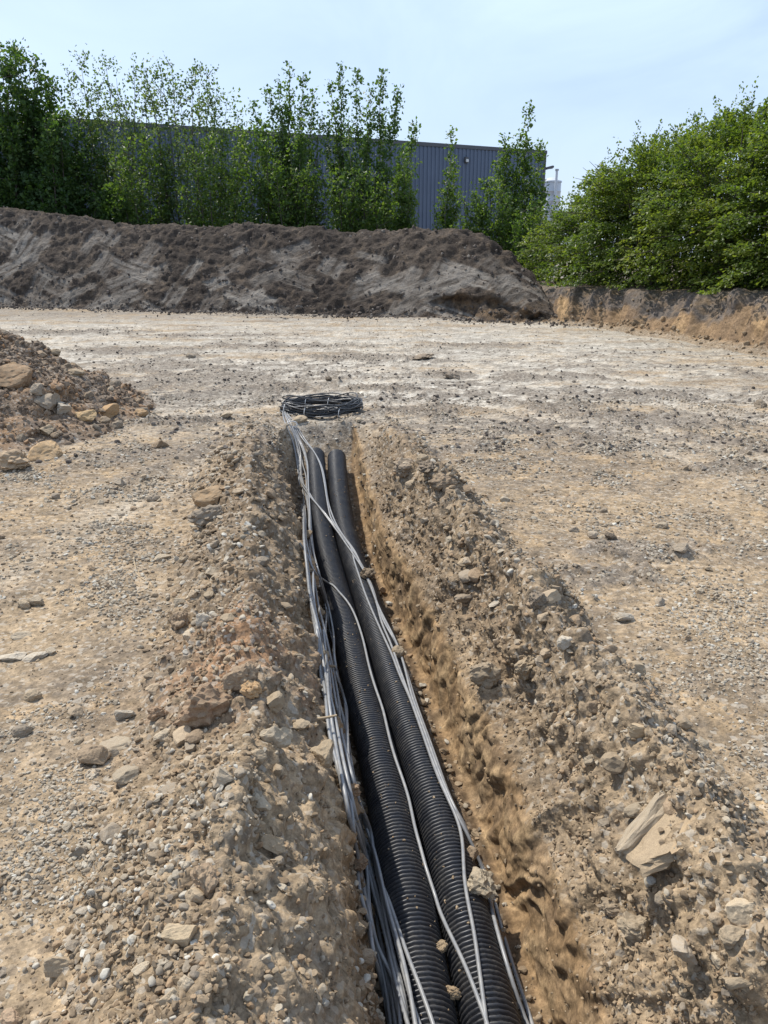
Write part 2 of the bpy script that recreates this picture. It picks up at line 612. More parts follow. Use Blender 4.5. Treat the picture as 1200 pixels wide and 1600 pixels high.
def build_ground():
    py = np.concatenate([np.arange(1730, 690, -1.9), np.arange(690, 470, -1.2)])
    Dv = CAM_H / np.tan(PITCH + np.arctan((py - 800) / 1200))
    Dv = Dv[Dv < 27]
    near = np.array([-4, -2.5, -1.5, -0.8, -0.3, 0.1, 0.35, 0.55, 0.7, 0.82, 0.9, 0.97, 1.03])
    near = near[near < Dv[0] - 0.02]
    far = np.geomspace(27.3, 900, 26)
    Y = np.concatenate([near, Dv, far])
    nr = len(Y)
    xa = axis_x(Y)
    ff = np.interp(Y, [5.0, 6.0, 7.2, 7.42, 7.72], [1, 0.86, 0.60, 0.44, 0.0])      # how deep the trench is
    bf = np.interp(Y, [5.4, 6.9, 8.0], [1, 0.45, 0.0])                          # how high the spoil banks are
    W = np.where(Y < 30, 0.62 * np.abs(Y) + 1.7, 0.62 * 30 + 1.7 + (Y - 30) * 1.3)

    def n1(s, a, seed):
        return a * fbm(np.stack([Y * s, np.full(nr, seed * 3.7), np.zeros(nr)], 1), 3, seed)
    lrim, rrim = n1(1.7, 0.05, 3), n1(1.6, 0.05, 4)
    lcr, rcr = n1(1.3, 0.07, 5), n1(1.5, 0.07, 6)
    lh, rh = n1(2.1, 0.06, 7), n1(2.2, 0.06, 8)
    one = np.ones(nr)
    fl = -0.635 * ff
    ends = 1 - sm(Y, 7.0, 8.0) * 0.35
    K = [  # (t, z, columns to the next)
        (-W, 0 * one, 172),
        (-1.05 + lcr, 0.0 * one, 62),
        (-0.62 + lcr, (0.24 + lh) * bf, 34),
        (-0.44 + lrim, (0.04 + 0.5 * lh) * bf - 0.03 * ff, 26),
        (-0.325 + lrim * 0.7 - 0.13 * sm(Y, 5.2, 7.0), -0.17 * ff, 46),
        (-0.295 + lrim * 0.4 - 0.03 * sm(Y, 5.2, 7.0), 0.93 * fl, 10),
        (-0.255 * ends, fl, 40),
        (0.262 * ends, fl, 10),
        ((0.285 + rrim * 0.3) * ends, 0.95 * fl, 44),
        ((0.305 + rrim * 0.5) * ends, -0.29 * ff, 34),
        ((0.43 + rrim) * ends, -0.15 * ff + 0.02 * bf, 50),
        (0.58 + rcr * 0.8, (0.24 + rh) * bf, 56),
        (0.88 + rcr, 0.0 * one, 172),
        (W, 0 * one, 1)]
    T, Z = [], []
    for (t0, z0, n), (t1, z1, _) in zip(K[:-1], K[1:]):
        u = np.linspace(0, 1, n, endpoint=False)
        if n == 172:                                   # closer columns towards the trench
            u = u if len(T) else 1 - (1 - u) ** 1.12
            if len(T): u = u ** 1.12
        T.append(t0[:, None] + (t1 - t0)[:, None] * u)
        Z.append(z0[:, None] + (z1 - z0)[:, None] * u)
    T.append(W[:, None]); Z.append(0 * one[:, None])
    T, Z = np.concatenate(T, 1), np.concatenate(Z, 1)
    nc = T.shape[1]
    T = np.maximum.accumulate(T, axis=1) + np.arange(nc)[None] * 6e-5
    for _ in range(10):                                # round the corners of the profile
        T[:, 1:-1] = 0.25 * T[:, :-2] + 0.5 * T[:, 1:-1] + 0.25 * T[:, 2:]
        Z[:, 1:-1] = 0.25 * Z[:, :-2] + 0.5 * Z[:, 1:-1] + 0.25 * Z[:, 2:]
    Yg = np.repeat(Y[:, None], nc, 1)
    P = np.stack([xa[:, None] * (np.abs(T) < 60) + T, Yg, Z], 2)
    P[:, :, 0] = T + xa[:, None] * np.interp(Y, [8, 14], [1, 0])[:, None]
    N = grid_normals(P)
    N *= np.sign(np.median(N[:, :, 2]))
    # regions
    tt = T
    wallL = sm(tt, -0.50, -0.36) * (1 - sm(tt, -0.29, -0.25)) * ff[:, None]
    wallR = sm(tt, 0.21, 0.25) * (1 - sm(tt, 0.42, 0.60)) * ff[:, None]
    cutR = sm(tt, 0.22, 0.26) * (1 - sm(tt, 0.36, 0.42)) * sm(-Z, 0.22 * ff[:, None], 0.31 * ff[:, None] + 1e-4) * (ff[:, None] > 0.02)
    floor = sm(tt, -0.31, -0.27) * (1 - sm(tt, 0.25, 0.29)) * ff[:, None]
    bermL = sm(tt, -1.15, -0.80) * (1 - sm(tt, -0.46, -0.36)) * bf[:, None]
    bermR = sm(tt, 0.34, 0.5) * (1 - sm(tt, 0.74, 1.0)) * bf[:, None]
    berm = np.maximum(bermL, bermR).ravel()
    wl_, wr_, cr_, fl_ = wallL.ravel(), wallR.ravel(), cutR.ravel(), floor.ravel()
    Q = P.reshape(-1, 3)
    NN = N.reshape(-1, 3)
    Dq = Q[:, 1]
    flat = np.clip(1 - berm - wl_ - wr_ - fl_, 0, 1)
    fade = 1 - sm(Dq, 24, 60)
    big = fbm(Q * [0.55, 0.55, 0.5], 3, 21)
    midn = fbm(Q * [2.6, 2.6, 2.6], 3, 22)
    fine = fbm(Q * [11, 11, 11], 3, 23, 0.55)
    lp1 = lumps(Q * [7, 7, 7], 31, 0.5)
    lp2 = lumps(Q * [17, 17, 17], 32, 0.6)
    lp3 = lumps(Q * [38, 38, 38], 33, 0.65)
    # flaked, sheared clay of the cut: stretched along the digging direction
    wq = 1.6 * midn
    shear = fbm(np.stack([Q[:, 0] * 7 + wq, Q[:, 1] * 7 + Q[:, 2] * 8 + wq, Q[:, 2] * 4], 1), 3, 41, 0.55)
    flake = lumps(np.stack([Q[:, 0] * 6, Q[:, 1] * 13 + Q[:, 2] * 7, Q[:, 2] * 9], 1), 42, 0.6, 0.25, 0.7)
    ruts = perlin(np.stack([Q[:, 0] * 0.16 + Q[:, 1] * 0.05, Q[:, 1] * 1.5, 0 * Dq], 1), 51) * sm(Dq, 7, 10) * (1 - sm(Dq, 19, 23))
    clod = np.clip(midn * 1.2 + big * 0.6 - 0.1, 0, 1)
    pm = np.zeros(len(Q))
    for (px_, py_, rx_, ry_) in [(930, 692, 80, 20), (1010, 652, 90, 12), (330, 592, 150, 15), (250, 572, 110, 10), (660, 642, 70, 9), (1125, 690, 70, 11),
                                 (430, 606, 70, 9), (200, 548, 120, 6), (440, 541, 170, 5), (702, 586, 50, 6), (1070, 662, 70, 9), (170, 604, 60, 15),
                                 (880, 640, 70, 9), (1000, 862, 130, 18), (820, 668, 80, 10), (740, 700, 60, 9), (620, 610, 80, 7), (1130, 735, 70, 9),
                                 (990, 620, 110, 7), (860, 590, 90, 5), (100, 520, 160, 5), (560, 560, 120, 4), (330, 525, 140, 4), (760, 540, 110, 4), (300, 660, 70, 10), (960, 900, 90, 22)]:
        q0 = atz(px_, py_, 0); q1 = atz(px_, py_ - ry_, 0)
        wx_ = rx_ * (q0[1] * cp + CAM_H * sp) / 1200; wy_ = q1[1] - q0[1]
        e = ((Q[:, 0] - q0[0]) / wx_) ** 2 + ((Q[:, 1] - q0[1]) / wy_) ** 2
        near_ = e < 4
        pm[near_] = np.maximum(pm[near_], np.exp(-e[near_]))
    pm = np.clip((pm - 0.30 + 0.55 * midn + 0.35 * fine) * 2.6, 0, 1) * flat * (pm > 0.02)
    trk_c, trk_e = np.zeros(len(Q)), np.zeros(len(Q))
    for kk, pts in enumerate([[(0, 512), (500, 520), (1000, 560)], [(0, 537), (450, 540), (950, 588)], [(60, 560), (500, 556), (1000, 604)], [(200, 592), (600, 582), (1150, 652)],
                [(620, 600), (900, 640), (1190, 722)], [(330, 622), (700, 626), (1100, 700)], [(0, 496), (600, 506), (1100, 546)], [(560, 640), (850, 650), (1190, 760)], [(0, 524), (520, 530), (1050, 580)]]):
        w3 = np.array([atz(a_, b_, 0)[:2] for a_, b_ in pts])
        pol = np.polyfit(w3[:, 0], w3[:, 1], 2)
        xq = np.clip(Q[:, 0], w3[:, 0].min() - 2, w3[:, 0].max() + 1.5)
        dist = (Q[:, 1] - np.polyval(pol, xq)) / np.sqrt(1 + np.polyval(np.polyder(pol), xq) ** 2)
        dist = dist + 0.10 * big
        lug = 0.65 + 0.35 * np.sin(Q[:, 0] * 2 * np.pi / 0.22 + kk)
        trk_c = np.maximum(trk_c, np.exp(-(dist / 0.20) ** 4) * np.clip(0.55 + cnz(Q, 200 + kk), 0, 1) * lug)
        trk_e = np.maximum(trk_e, np.exp(-((np.abs(dist) - 0.30) / 0.11) ** 2) * np.clip(0.35 + 1.5 * cnz(Q, 220 + kk), 0, 1))
    trk_c, trk_e = trk_c * flat, trk_e * flat
    d = trk_e * (0.03 + 0.03 * lp1) - 0.014 * trk_c
    d = d + pm * (0.012 + 0.05 * lp1 + 0.03 * lp2 + 0.012 * fine)
    d = d + fade * (0.03 * big + 0.008 * midn * (0.4 + clod))
    d = d + 0.014 * ruts
    d = d + flat * (0.006 * fine + 0.020 * lp2 * (0.25 + 0.9 * clod) + 0.010 * lp3) * (0.7 + 0.6 * sm(Dq, 3, 9))
    outer = sm(np.abs(tt.ravel()), 0.45, 0.7)
    d = d + berm * (0.035 * midn + 0.024 * fine + (0.02 + 0.055 * outer) * lp1 + (0.012 + 0.022 * outer) * lp2 + 0.010 * lp3)
    d = d + (1 - 0.75 * np.clip(cr_, 0, 1)) * wr_ * (0.035 * midn + 0.026 * shear + 0.014 * fine + 0.012 * lp2 + 0.008 * lp3)
    d = d + cr_ * (0.02 * flake + 0.012 * shear)
    d = d + wl_ * (0.03 * midn + 0.030 * shear + 0.014 * fine + 0.04 * lp1 + 0.012 * lp2)
    crumb = np.abs(fbm(Q * 15, 2, 46, 0.5))
    d = d + (np.clip(berm + wr_, 0, 1) * (1 - 0.8 * np.clip(cr_, 0, 1))) * 0.014 * crumb
    d = d + fl_ * (0.012 * fine + 0.030 * lp2 + 0.012 * lp3)
    # shallow tracks scraped by the digger across the compacted yard
    V = Q + NN * d[:, None]
    # colours of the different soils
    c = lambda *v: np.array(v, dtype=float)
    mixv = lambda a, b, f: a * (1 - f[:, None]) + b * f[:, None]
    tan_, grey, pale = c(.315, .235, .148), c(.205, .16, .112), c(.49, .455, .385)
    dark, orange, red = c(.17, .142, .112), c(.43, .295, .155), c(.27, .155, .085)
    clay, deep_brown = c(.25, .165, .088), c(.125, .085, .052)
    cn1 = fbm(Q * [0.9, 0.9, 0.9], 4, 61)
    cn2 = fbm(Q * [3.1, 3.1, 3.1], 4, 62, 0.6)
    cn3 = fbm(Q * [0.35, 1.5, 1], 4, 63, 0.6)
    cn4 = fbm(Q * [4, 9, 6], 5, 64, 0.7)
    C = mixv(np.repeat(tan_[None], len(Q), 0), grey, np.clip(0.48 + cn1 * 1.2 + cn4 * .6, 0, 1))
    C = mixv(C, orange, np.clip(cn2 * 1.3 + cn1 * 0.6 - 0.36, 0, 0.36) * (1 - sm(Dq, 8, 12)))
    pf = sm(Dq, 6.2, 9.5) * np.clip(0.72 + 0.95 * cn3 + 0.5 * cn4 - 0.25 * clod - 0.25 * sm(Dq, 15, 22) - 0.35 * sm(Q[:, 0] - 0.25 * Dq, 0.5, 3.5), 0, 1)
    C = mixv(C, pale, pf)
    dp = sm(Dq, 4.5, 7) * np.clip((cn3 * 1.3 + cn4 * 1.2 + midn * .6 - 0.04) * 2.4, 0, 1) * (1 - 0.45 * sm(Dq, 11, 16))
    band = np.exp(-((Dq - 9.4 + 0.8 * cn1) / 1.1) ** 2) * sm(-Q[:, 0], 0.6, 1.6)
    C = mixv(C, pale * 1.05, trk_c * 0.5)
    dp = np.maximum(dp, np.clip(pm * 0.95 + trk_e * 0.8, 0, 1))
    dp = np.clip(dp + band * np.clip(0.5 + cn4 * 1.4, 0, 1), 0, 1)
    C = mixv(C, dark * 1.0, dp * 0.9 * (1 - sm(Dq, 30, 60)))
    C = mixv(C, dark * 1.1, sm(Dq, 19.5, 23) * np.clip(0.55 + cn3, 0, 0.8))
    C = mixv(C, c(.185, .134, .085), np.clip(berm + wr_, 0, 1) * (0.35 + 0.65 * sm(Dq, 1.8, 3.4)) * np.clip(0.72 + cn2 * 0.9, 0, 1) * 0.9)
    C = mixv(C, tan_, berm * (1 - sm(Dq, 2.0, 3.4)) * np.clip(0.5 + cn2 * 1.2, 0, 1) * 0.7)
    redm = np.exp(-(((Q[:, 0] + 0.56) / 0.28) ** 2 + ((Q[:, 1] - 2.55) / 0.36) ** 2)) * np.clip(0.75 + cn2 + cn4, 0, 1)
    C = mixv(C, red, np.clip(redm, 0, 0.8))
    C = mixv(C, clay, np.clip(cr_ * 1.3, 0, 1) * np.clip(0.9 + cn2 * 0.5, 0, 1))
    C = mixv(C, c(.34, .24, .135), np.clip(cr_ * 1.3, 0, 1) * np.clip(shear * 1.6 - 0.1, 0, 0.8))
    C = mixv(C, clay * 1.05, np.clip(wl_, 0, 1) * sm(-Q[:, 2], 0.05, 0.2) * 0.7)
    C = mixv(C, deep_brown, np.clip(wl_ * (0.35 + 0.5 * cn2) * sm(-Q[:, 2], 0.1, 0.4) + cr_ * np.clip(cn4 * 1.4, 0, 1) * 0.7, 0, 0.8))  # left wall browner with depth; scattered damp patches on the right cut
    C = mixv(C, deep_brown * 0.85, fl_ * 0.85)  # trench floor mixed to a darker brown
    C = np.clip(C, 0.02, 0.9)
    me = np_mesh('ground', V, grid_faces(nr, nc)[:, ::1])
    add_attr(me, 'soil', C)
    add_attr(me, 'cut', np.clip(cr_ * 1.2 + 0.5 * wl_, 0, 1), 'FLOAT')
    o = link('ground', me, MAT['ground'])
    set_props(o, kind='structure')
    if me.polygons[len(me.polygons) // 2].normal.z < 0:
        me.flip_normals()
    Vg = V.reshape(nr, nc, 3)
    Ng = grid_normals(Vg)
    Ng *= np.sign(np.median(Ng[:, :, 2]))
    dA = np.linalg.norm(np.cross(np.gradient(Vg, axis=1), np.gradient(Vg, axis=0)), axis=2)
    return Vg, Ng, dict(area=dA, t=T, ff=ff, berm=berm.reshape(nr, nc), flat=flat.reshape(nr, nc), wall=np.maximum(wallL, wallR) * (1 - np.clip(cutR * 1.1, 0, 0.92)), floor=floor, C=C.reshape(nr, nc, 3), clod=clod.reshape(nr, nc), dp=dp.reshape(nr, nc))


GV, GN, GI = build_ground()

# ------------------------------------------------------------------ rubble heap at the left
def build_heap():
    nr, nc = 150, 300
    r = np.linspace(0, 1, nr) ** 0.8
    th = np.linspace(0, 2 * np.pi, nc, endpoint=False)
    c = np.array([-5.25, 7.95])
    rad = 2.95 + 0.35 * perlin(np.stack([np.cos(th) * 1.5, np.sin(th) * 1.5, 0 * th], 1), 71)
    X = c[0] + np.outer(r, np.cos(th) * rad)
    Y = c[1] + np.outer(r, np.sin(th) * rad * 0.92)
    Z = 1.5 * (1 - r[:, None]) ** 1.3 * np.ones((1, nc)) - 0.05 * (r[:, None] ** 6)
    Z = np.minimum(Z, 1.2)
    P = np.stack([X, Y, Z], 2).reshape(-1, 3)
    edge = np.repeat((1 - r ** 5)[:, None], nc, 1).ravel()
    d = edge * (0.10 * fbm(P * 1.3, 3, 72) + 0.05 * fbm(P * 5, 3, 73) + 0.16 * lumps(P * 4, 74, 0.55) + 0.10 * lumps(P * 9, 75, 0.6) + 0.04 * lumps(P * 20, 76, 0.6))
    nrm = P - np.array([c[0], c[1], -1.4]); nrm /= np.linalg.norm(nrm, axis=1, keepdims=True)
    V = P + nrm * d[:, None]
    cn = fbm(P * 1.6, 4, 77); cn2 = fbm(P * 6, 3, 78)
    f = lambda a, b, k: a * (1 - k[:, None]) + b * k[:, None]
    C = f(np.array([[.19, .145, .105]]).repeat(len(P), 0), np.array([.27, .17, .095]), np.clip(0.3 + cn * 1.3, 0, 1))
    C = f(C, np.array([.13, .105, .085]), np.clip(cn2 * 1.2, 0, 0.8))
    me = np_mesh('heap_soil', V, grid_faces(nr, nc, True))
    if me.polygons[nr * nc // 2].normal.z < 0: me.flip_normals()
    add_attr(me, 'soil', np.clip(C, 0.02, 1))
    root = empty('rubble_heap', (-5.25, 7.95, 0))
    o = link('soil_cone', me, MAT['ground'], root)
    o.matrix_parent_inverse = Matrix.Translation((5.25, -7.95, 0))
    set_props(root, 'heap of brown soil and broken stone at the left edge of the yard', 'rubble heap')
    return root, V, nrm


heap, HV, HN = build_heap()

# ------------------------------------------------------------------ dark topsoil mound across the back
def build_mound():
    na, nb = 520, 150
    base = np.array([atz(px, py, 0)[:2] for px, py in
                     [(-420, 474), (-200, 476), (0, 479), (200, 485), (400, 490), (600, 495), (750, 501), (872, 506), (915, 508)]])
    seg = np.concatenate([[0], np.cumsum(np.linalg.norm(np.diff(base, axis=0), axis=1))])
    s = np.linspace(0, seg[-1], na)
    bx, by = np.interp(s, seg, base[:, 0]), np.interp(s, seg, base[:, 1])
    k = np.hanning(31); k /= k.sum()
    pad = lambda a: np.convolve(np.concatenate([2 * a[0] - a[15:0:-1], a, 2 * a[-1] - a[-2:-17:-1]]), k, 'valid')
    bx, by = pad(bx), pad(by)
    pxs = 600 + 1200 * bx / (by * cp + CAM_H * sp)
    crest_py = np.interp(pxs, [-300, 0, 60, 100, 200, 300, 430, 560, 640, 740, 790, 830, 865, 900], [322, 326, 331, 339, 351, 353, 350, 362, 358, 359, 370, 398, 440, 500])
    run = np.interp(pxs, [0, 700, 830, 900], [2.6, 2.6, 2.0, 0.9])
    nrm = np.array([-0.12, 0.99])
    ybk = by + run
    bq = (800 - crest_py) / 1200
    dz = (-sp + bq * cp) / (cp + bq * sp)
    h = np.maximum(CAM_H + ybk * dz, 0.03)
    b = np.linspace(0, 1, nb)
    # cross profile: (offset as multiple of run, height fraction)
    off = np.interp(b, [0, 0.03, 0.55, 0.66, 0.85, 1.0], [-0.10, 0.0, 0.93, 1.15, 1.9, 2.6])
    hz = np.interp(b, [0, 0.03, 0.10, 0.55, 0.60, 0.66, 0.85, 1.0], [-0.03, 0.0, 0.13, 0.94, 1.0, 1.0, 0.86, 0.0])
    X = bx[:, None] + nrm[0] * off[None] * run[:, None]
    Y = by[:, None] + nrm[1] * off[None] * run[:, None]
    Z = hz[None] * h[:, None]
    P3 = np.stack([X, Y, Z], 2)
    N = grid_normals(P3); N *= np.sign(np.median(N[:, :, 2]))
    P = P3.reshape(-1, 3); N = N.reshape(-1, 3)
    foot = np.repeat(sm(b, 0, 0.06)[None], na, 0).ravel()
    hf = np.clip(np.repeat((h / 1.2)[:, None], nb, 1).ravel(), 0.15, 1)
    smear = np.zeros((len(P), 3))
    face_u = np.repeat(s[:, None], nb, 1).ravel()
    arc = np.sqrt(np.gradient(off) ** 2 * 9 + np.gradient(hz) ** 2 * 6.5).cumsum()
    face_v = np.repeat(arc[None], na, 0).ravel()
    r2 = np.random.default_rng(5)
    press = np.zeros(len(P))
    for k in range(120):
        cu, cv = r2.uniform(0, s[-1]), r2.uniform(0.4, 3.7)
        ch = r2.integers(0, 3)
        ang = R((28, -22, 62)[ch])
        lw, ww = r2.uniform(0.35, 1.0), r2.uniform(0.16, 0.45)
        du, dv = face_u - cu, face_v - cv
        a = (du * math.cos(ang) + dv * math.sin(ang)) / lw
        bb = (-du * math.sin(ang) + dv * math.cos(ang)) / ww
        msk = (1 - sm(np.abs(a), 0.75, 1.0)) * (1 - sm(np.abs(bb), 0.8, 1.0))
        smear[:, ch] = np.maximum(smear[:, ch], msk * r2.uniform(0.3, 1.0))
        press = np.maximum(press, msk)
    rough_n = 0.08 * fbm(P * 0.8, 3, 81) + 0.07 * fbm(P * 3.2, 4, 82, 0.6) + 0.05 * lumps(P * 3.0, 83, 0.5) + 0.03 * lumps(P * 7, 84, 0.5) - 0.06 * np.abs(fbm(P * 1.9, 3, 87))
    d = foot * hf * (rough_n * (1 - 0.5 * press) - 0.03 * press)
    rpx = np.repeat(pxs[:, None], nb, 1).ravel(); bbm = np.repeat(b[None], na, 0).ravel()
    broke = sm(rpx, 640, 720) * (1 - sm(rpx, 860, 890))
    hol = np.clip(fbm(np.stack([face_u * 1.3, bbm * 4, 0 * face_u], 1), 3, 89) + 0.35, 0, 1)
    V = P + N * d[:, None]
    V[:, 1] += 0.55 * broke * hol * sm(bbm, 0.02, 0.05) * (1 - sm(bbm, 0.12, 0.19))
    cn = fbm(P * 0.7, 4, 85); cn2 = fbm(P * 4, 4, 86, .6)
    f = lambda a, bq_, kk: a * (1 - kk[:, None]) + bq_ * kk[:, None]
    C = f(np.array([[.064, .051, .041]]).repeat(len(P), 0), np.array([.115, .092, .072]), np.clip(0.3 + cn + cn2 * 0.7, 0, 1))
    C = f(C, np.array([.17, .125, .085]), np.clip(cn2 * 1.4 - 0.45 + 0.35 * sm(face_u, s[-1] - 4, s[-1]), 0, 0.6))
    C = f(C, np.array([.20, .135, .08]), broke * (1 - sm(bbm, 0.12, 0.2)) * np.clip(0.35 + cn2, 0, 0.8))
    me = np_mesh('earth_mound', V, grid_faces(na, nb))
    if me.polygons[na * nb // 3].normal.z < 0: me.flip_normals()
    add_attr(me, 'soil', C); add_attr(me, 'smear', smear)
    add_attr(me, 'face', np.stack([face_u, face_v, 0 * face_u], 1), 'FLOAT_VECTOR')
    o = link('earth_mound', me, MAT['mound'])
    set_props(o, 'long mound of dark grey topsoil scraped by a digger bucket across the back', 'earth mound')
    return V, N, np.repeat(b[None], na, 0).ravel()


MV, MN, MB_ = build_mound()

# ------------------------------------------------------------------ cut bank at the right with terrace under the hedge
def build_bank():
    base = np.array([[2.2, 25.5], [3.2, 22.0], atz(872, 505, 0)[:2], atz(960, 513, 0)[:2], atz(1060, 530, 0)[:2], atz(1190, 551, 0)[:2], [7.7, 10.5], [9.3, 6.5], [11.5, 1.5]])
    seg = np.concatenate([[0], np.cumsum(np.linalg.norm(np.diff(base, axis=0), axis=1))])
    na, nb = 860, 90
    s = np.linspace(0, seg[-1], na)
    bx, by = np.interp(s, seg, base[:, 0]), np.interp(s, seg, base[:, 1])
    k = np.hanning(61); k /= k.sum()
    pad = lambda a: np.convolve(np.concatenate([2 * a[0] - a[30:0:-1], a, 2 * a[-1] - a[-2:-32:-1]]), k, 'valid')
    bx, by = pad(bx), pad(by)
    tx, ty = np.gradient(bx), np.gradient(by)
    l = np.hypot(tx, ty)
    nx, ny = -ty / l, tx / l                # pointing away from the yard
    h = np.interp(by, [6, 13, 19, 22], [1.05, 1.0, 0.85, 0.8])
    b = np.linspace(0, 1, nb)
    off = np.interp(b, [0, 0.05, 0.12, 0.62, 0.70, 0.8, 1.0], [-0.45, -0.18, 0.0, 0.55, 0.85, 2.2, 14.0])
    hz = np.interp(b, [0, 0.05, 0.12, 0.62, 0.70, 0.8, 1.0], [-0.06, 0.03, 0.12, 0.86, 1.0, 1.06, 1.2])
    P3 = np.stack([bx[:, None] + nx[:, None] * off, by[:, None] + ny[:, None] * off, h[:, None] * hz], 2)
    N = grid_normals(P3)
    P = P3.reshape(-1, 3); N = N.reshape(-1, 3)
    N *= np.sign(np.median(N[:, 2]))
    u = np.repeat(s[:, None], nb, 1).ravel(); vz = np.repeat(hz[None], na, 0).ravel()
    bb = np.repeat(b[None], na, 0).ravel()
    face = sm(bb, 0.06, 0.14) * (1 - sm(bb, 0.62, 0.72))
    gouge = fbm(np.stack([u * 2.3 + vz * 1.3, vz * 0.35, 0 * u], 1), 3, 91, 0.38)
    slab = lumps(np.stack([u * 1.7 + vz * 0.8, vz * 0.9, 0 * u], 1), 92, 0.7, 0.3, 0.8)
    d = face * (0.20 * gouge + 0.24 * slab + 0.02 * fbm(P * 7, 3, 93)) + 0.02 * fbm(P * 3, 3, 94) + 0.02 * lumps(P * 6, 95, 0.5) * (1 - sm(bb, .8, .9))
    V = P + N * d[:, None]
    cn = fbm(P * 1.8, 4, 96); cn2 = fbm(P * 6, 3, 97); cn3 = fbm(np.stack([u * 1.2, vz, 0 * u], 1), 3, 98)
    f = lambda a, q, kk: a * (1 - kk[:, None]) + q * kk[:, None]
    C = f(np.array([[.33, .218, .115]]).repeat(len(P), 0), np.array([.20, .135, .08]), np.clip(0.35 + gouge * 1.5 + cn2 * .5, 0, 1))
    top = sm(vz + 0.22 * cn + 0.18 * cn3, 0.42, 0.60)
    C = f(C, np.array([.13, .09, .06]), np.clip(0.55 - slab * 1.6, 0, 0.7) * face)
    C = f(C, np.array([.115, .098, .085]), top * np.clip(0.85 + cn2 * .5, 0, 1))
    C = f(C, np.array([.22, .175, .125]), (1 - sm(bb, 0.07, 0.13)) * 0.8)
    me = np_mesh('cut_bank', V, grid_faces(na, nb))
    if me.polygons[na * nb // 2].normal.z < 0: me.flip_normals()
    add_attr(me, 'soil', C)
    add_attr(me, 'cut', face * 0.9, 'FLOAT')
    o = link('cut_bank', me, MAT['ground'])
    set_props(o, kind='structure')
    return np.stack([bx, by], 1), np.stack([nx, ny], 1), V, N, bb


BL, BN, BV, BNN, BB = build_bank()

# ------------------------------------------------------------------ ducts
def build_duct(course, label):
    s = np.concatenate([[0], np.cumsum(np.linalg.norm(np.diff(course, axis=0), axis=1))])
    pitch = 0.0186
    prof = [(0.0, 0.0765), (0.14, 0.0768), (0.25, 0.0858), (0.40, 0.0888), (0.52, 0.0892), (0.64, 0.0888), (0.79, 0.0858), (0.9, 0.0768)]
    q, r = [], []
    n = int(s[-1] / pitch)
    for i in range(n):
        if s[-1] - (n - i) * pitch < 1.15:
            continue                                          # starts behind the lens, under the ground by the viewer
        for a, b in prof:
            q.append(s[-1] - (n - i) * pitch + a * pitch); r.append(b)
    q, r = np.array(q), np.array(r)
    path = np.stack([np.interp(q, s, course[:, k]) for k in range(3)], 1)
    root = empty('corrugated_duct', course[-1])
    inv = Matrix.Translation(-Vector(course[-1]))
    v, f = tube(path, r, 18)
    me = np_mesh('ribbed_wall', v, f)
    o = link('ribbed_wall', me, MAT['duct'], root); o.matrix_parent_inverse = inv
    # smooth inner liner with an open mouth
    qi = np.linspace(s[-1] - 0.9, s[-1] - pitch * 0.1, 30)
    pi_ = np.stack([np.interp(qi, s, course[:, k]) for k in range(3)], 1)
    vo, fo = tube(pi_, 0.0782, 26)
    vi, fi = tube(pi_, 0.0745, 26, V0=len(vo))
    k = len(vo)
    rim = np.array([[k - 26 + j, k - 26 + (j + 1) % 26, 2 * k - 26 + (j + 1) % 26, 2 * k - 26 + j] for j in range(26)])
    me = np_mesh('inner_liner', np.concatenate([vo, vi]), np.concatenate([fo, fi[:, ::-1], rim]))
    o = link('inner_liner', me, MAT['duct'], root); o.matrix_parent_inverse = inv
    set_props(root, label, 'duct', 'black ribbed ducts laid in the trench')
    return tube(np.stack([np.interp(np.arange(q[0], s[-1], 0.008), s, course[:, k_]) for k_ in range(3)], 1), DR, 44)[0]


dv1 = build_duct(CL, 'black corrugated plastic duct on the left, beside the cable bundle')
dv2 = build_duct(CR, 'black corrugated plastic duct on the right, nearer the lit trench wall')

# ------------------------------------------------------------------ finding the surface seen at a photo point
SURF = np.concatenate([GV.reshape(-1, 3), HV, dv1, dv2]).astype(np.float32)
SNRM = np.concatenate([GN.reshape(-1, 3), HN, np.zeros((len(dv1) + len(dv2), 3)) + [0, 0, 1]]).astype(np.float32)
sx, sy, sd = proj(SURF)
ok = np.isfinite(sx) & (sx > -80) & (sx < 1280) & (sy > 440) & (sy < 1760) & (SURF[:, 1] < 30)
SURF, SNRM, sx, sy, sd = SURF[ok], SNRM[ok], sx[ok], sy[ok], sd[ok]
order = np.argsort(sy)
SURF, SNRM, sx, sy, sd = SURF[order], SNRM[order], sx[order], sy[order], sd[order]


def pick(px, py):
    w = 5.0
    while True:
        a, b = np.searchsorted(sy, [py - w, py + w])
        q = (sx[a:b] - px) ** 2 + (sy[a:b] - py) ** 2
        m = np.where(q < w * w)[0]
        if len(m): break
        w *= 2
        if w > 200: return atz(px, py, 0), np.array([0, 0, 1.0])
    m = m + a
    dmin = sd[m].min()
    m = m[sd[m] < dmin + 0.05]
    q = (sx[m] - px) ** 2 + (sy[m] - py) ** 2
    i = m[np.argmin(q)]
    return SURF[i].astype(float), SNRM[i].astype(float)


def push_out(P, r):
    """keep a cable outside both ducts"""
    for C in (CL, CR):
        for _ in range(2):
            cx = np.interp(P[:, 1], C[:, 1], C[:, 0]); cz = np.interp(P[:, 1], C[:, 1], C[:, 2])
            ins = P[:, 1] < C[-1, 1] + 0.01
            dx, dz = P[:, 0] - cx, P[:, 2] - cz
            dd = np.hypot(dx, dz) + 1e-9
            need = DR + r
            k = np.where(ins & (dd < need), need / dd, 1.0)
            P[:, 0] = cx + dx * k
            P[:, 2] = cz + dz * k
    return P


# ------------------------------------------------------------------ cables
CRAD = 0.0066


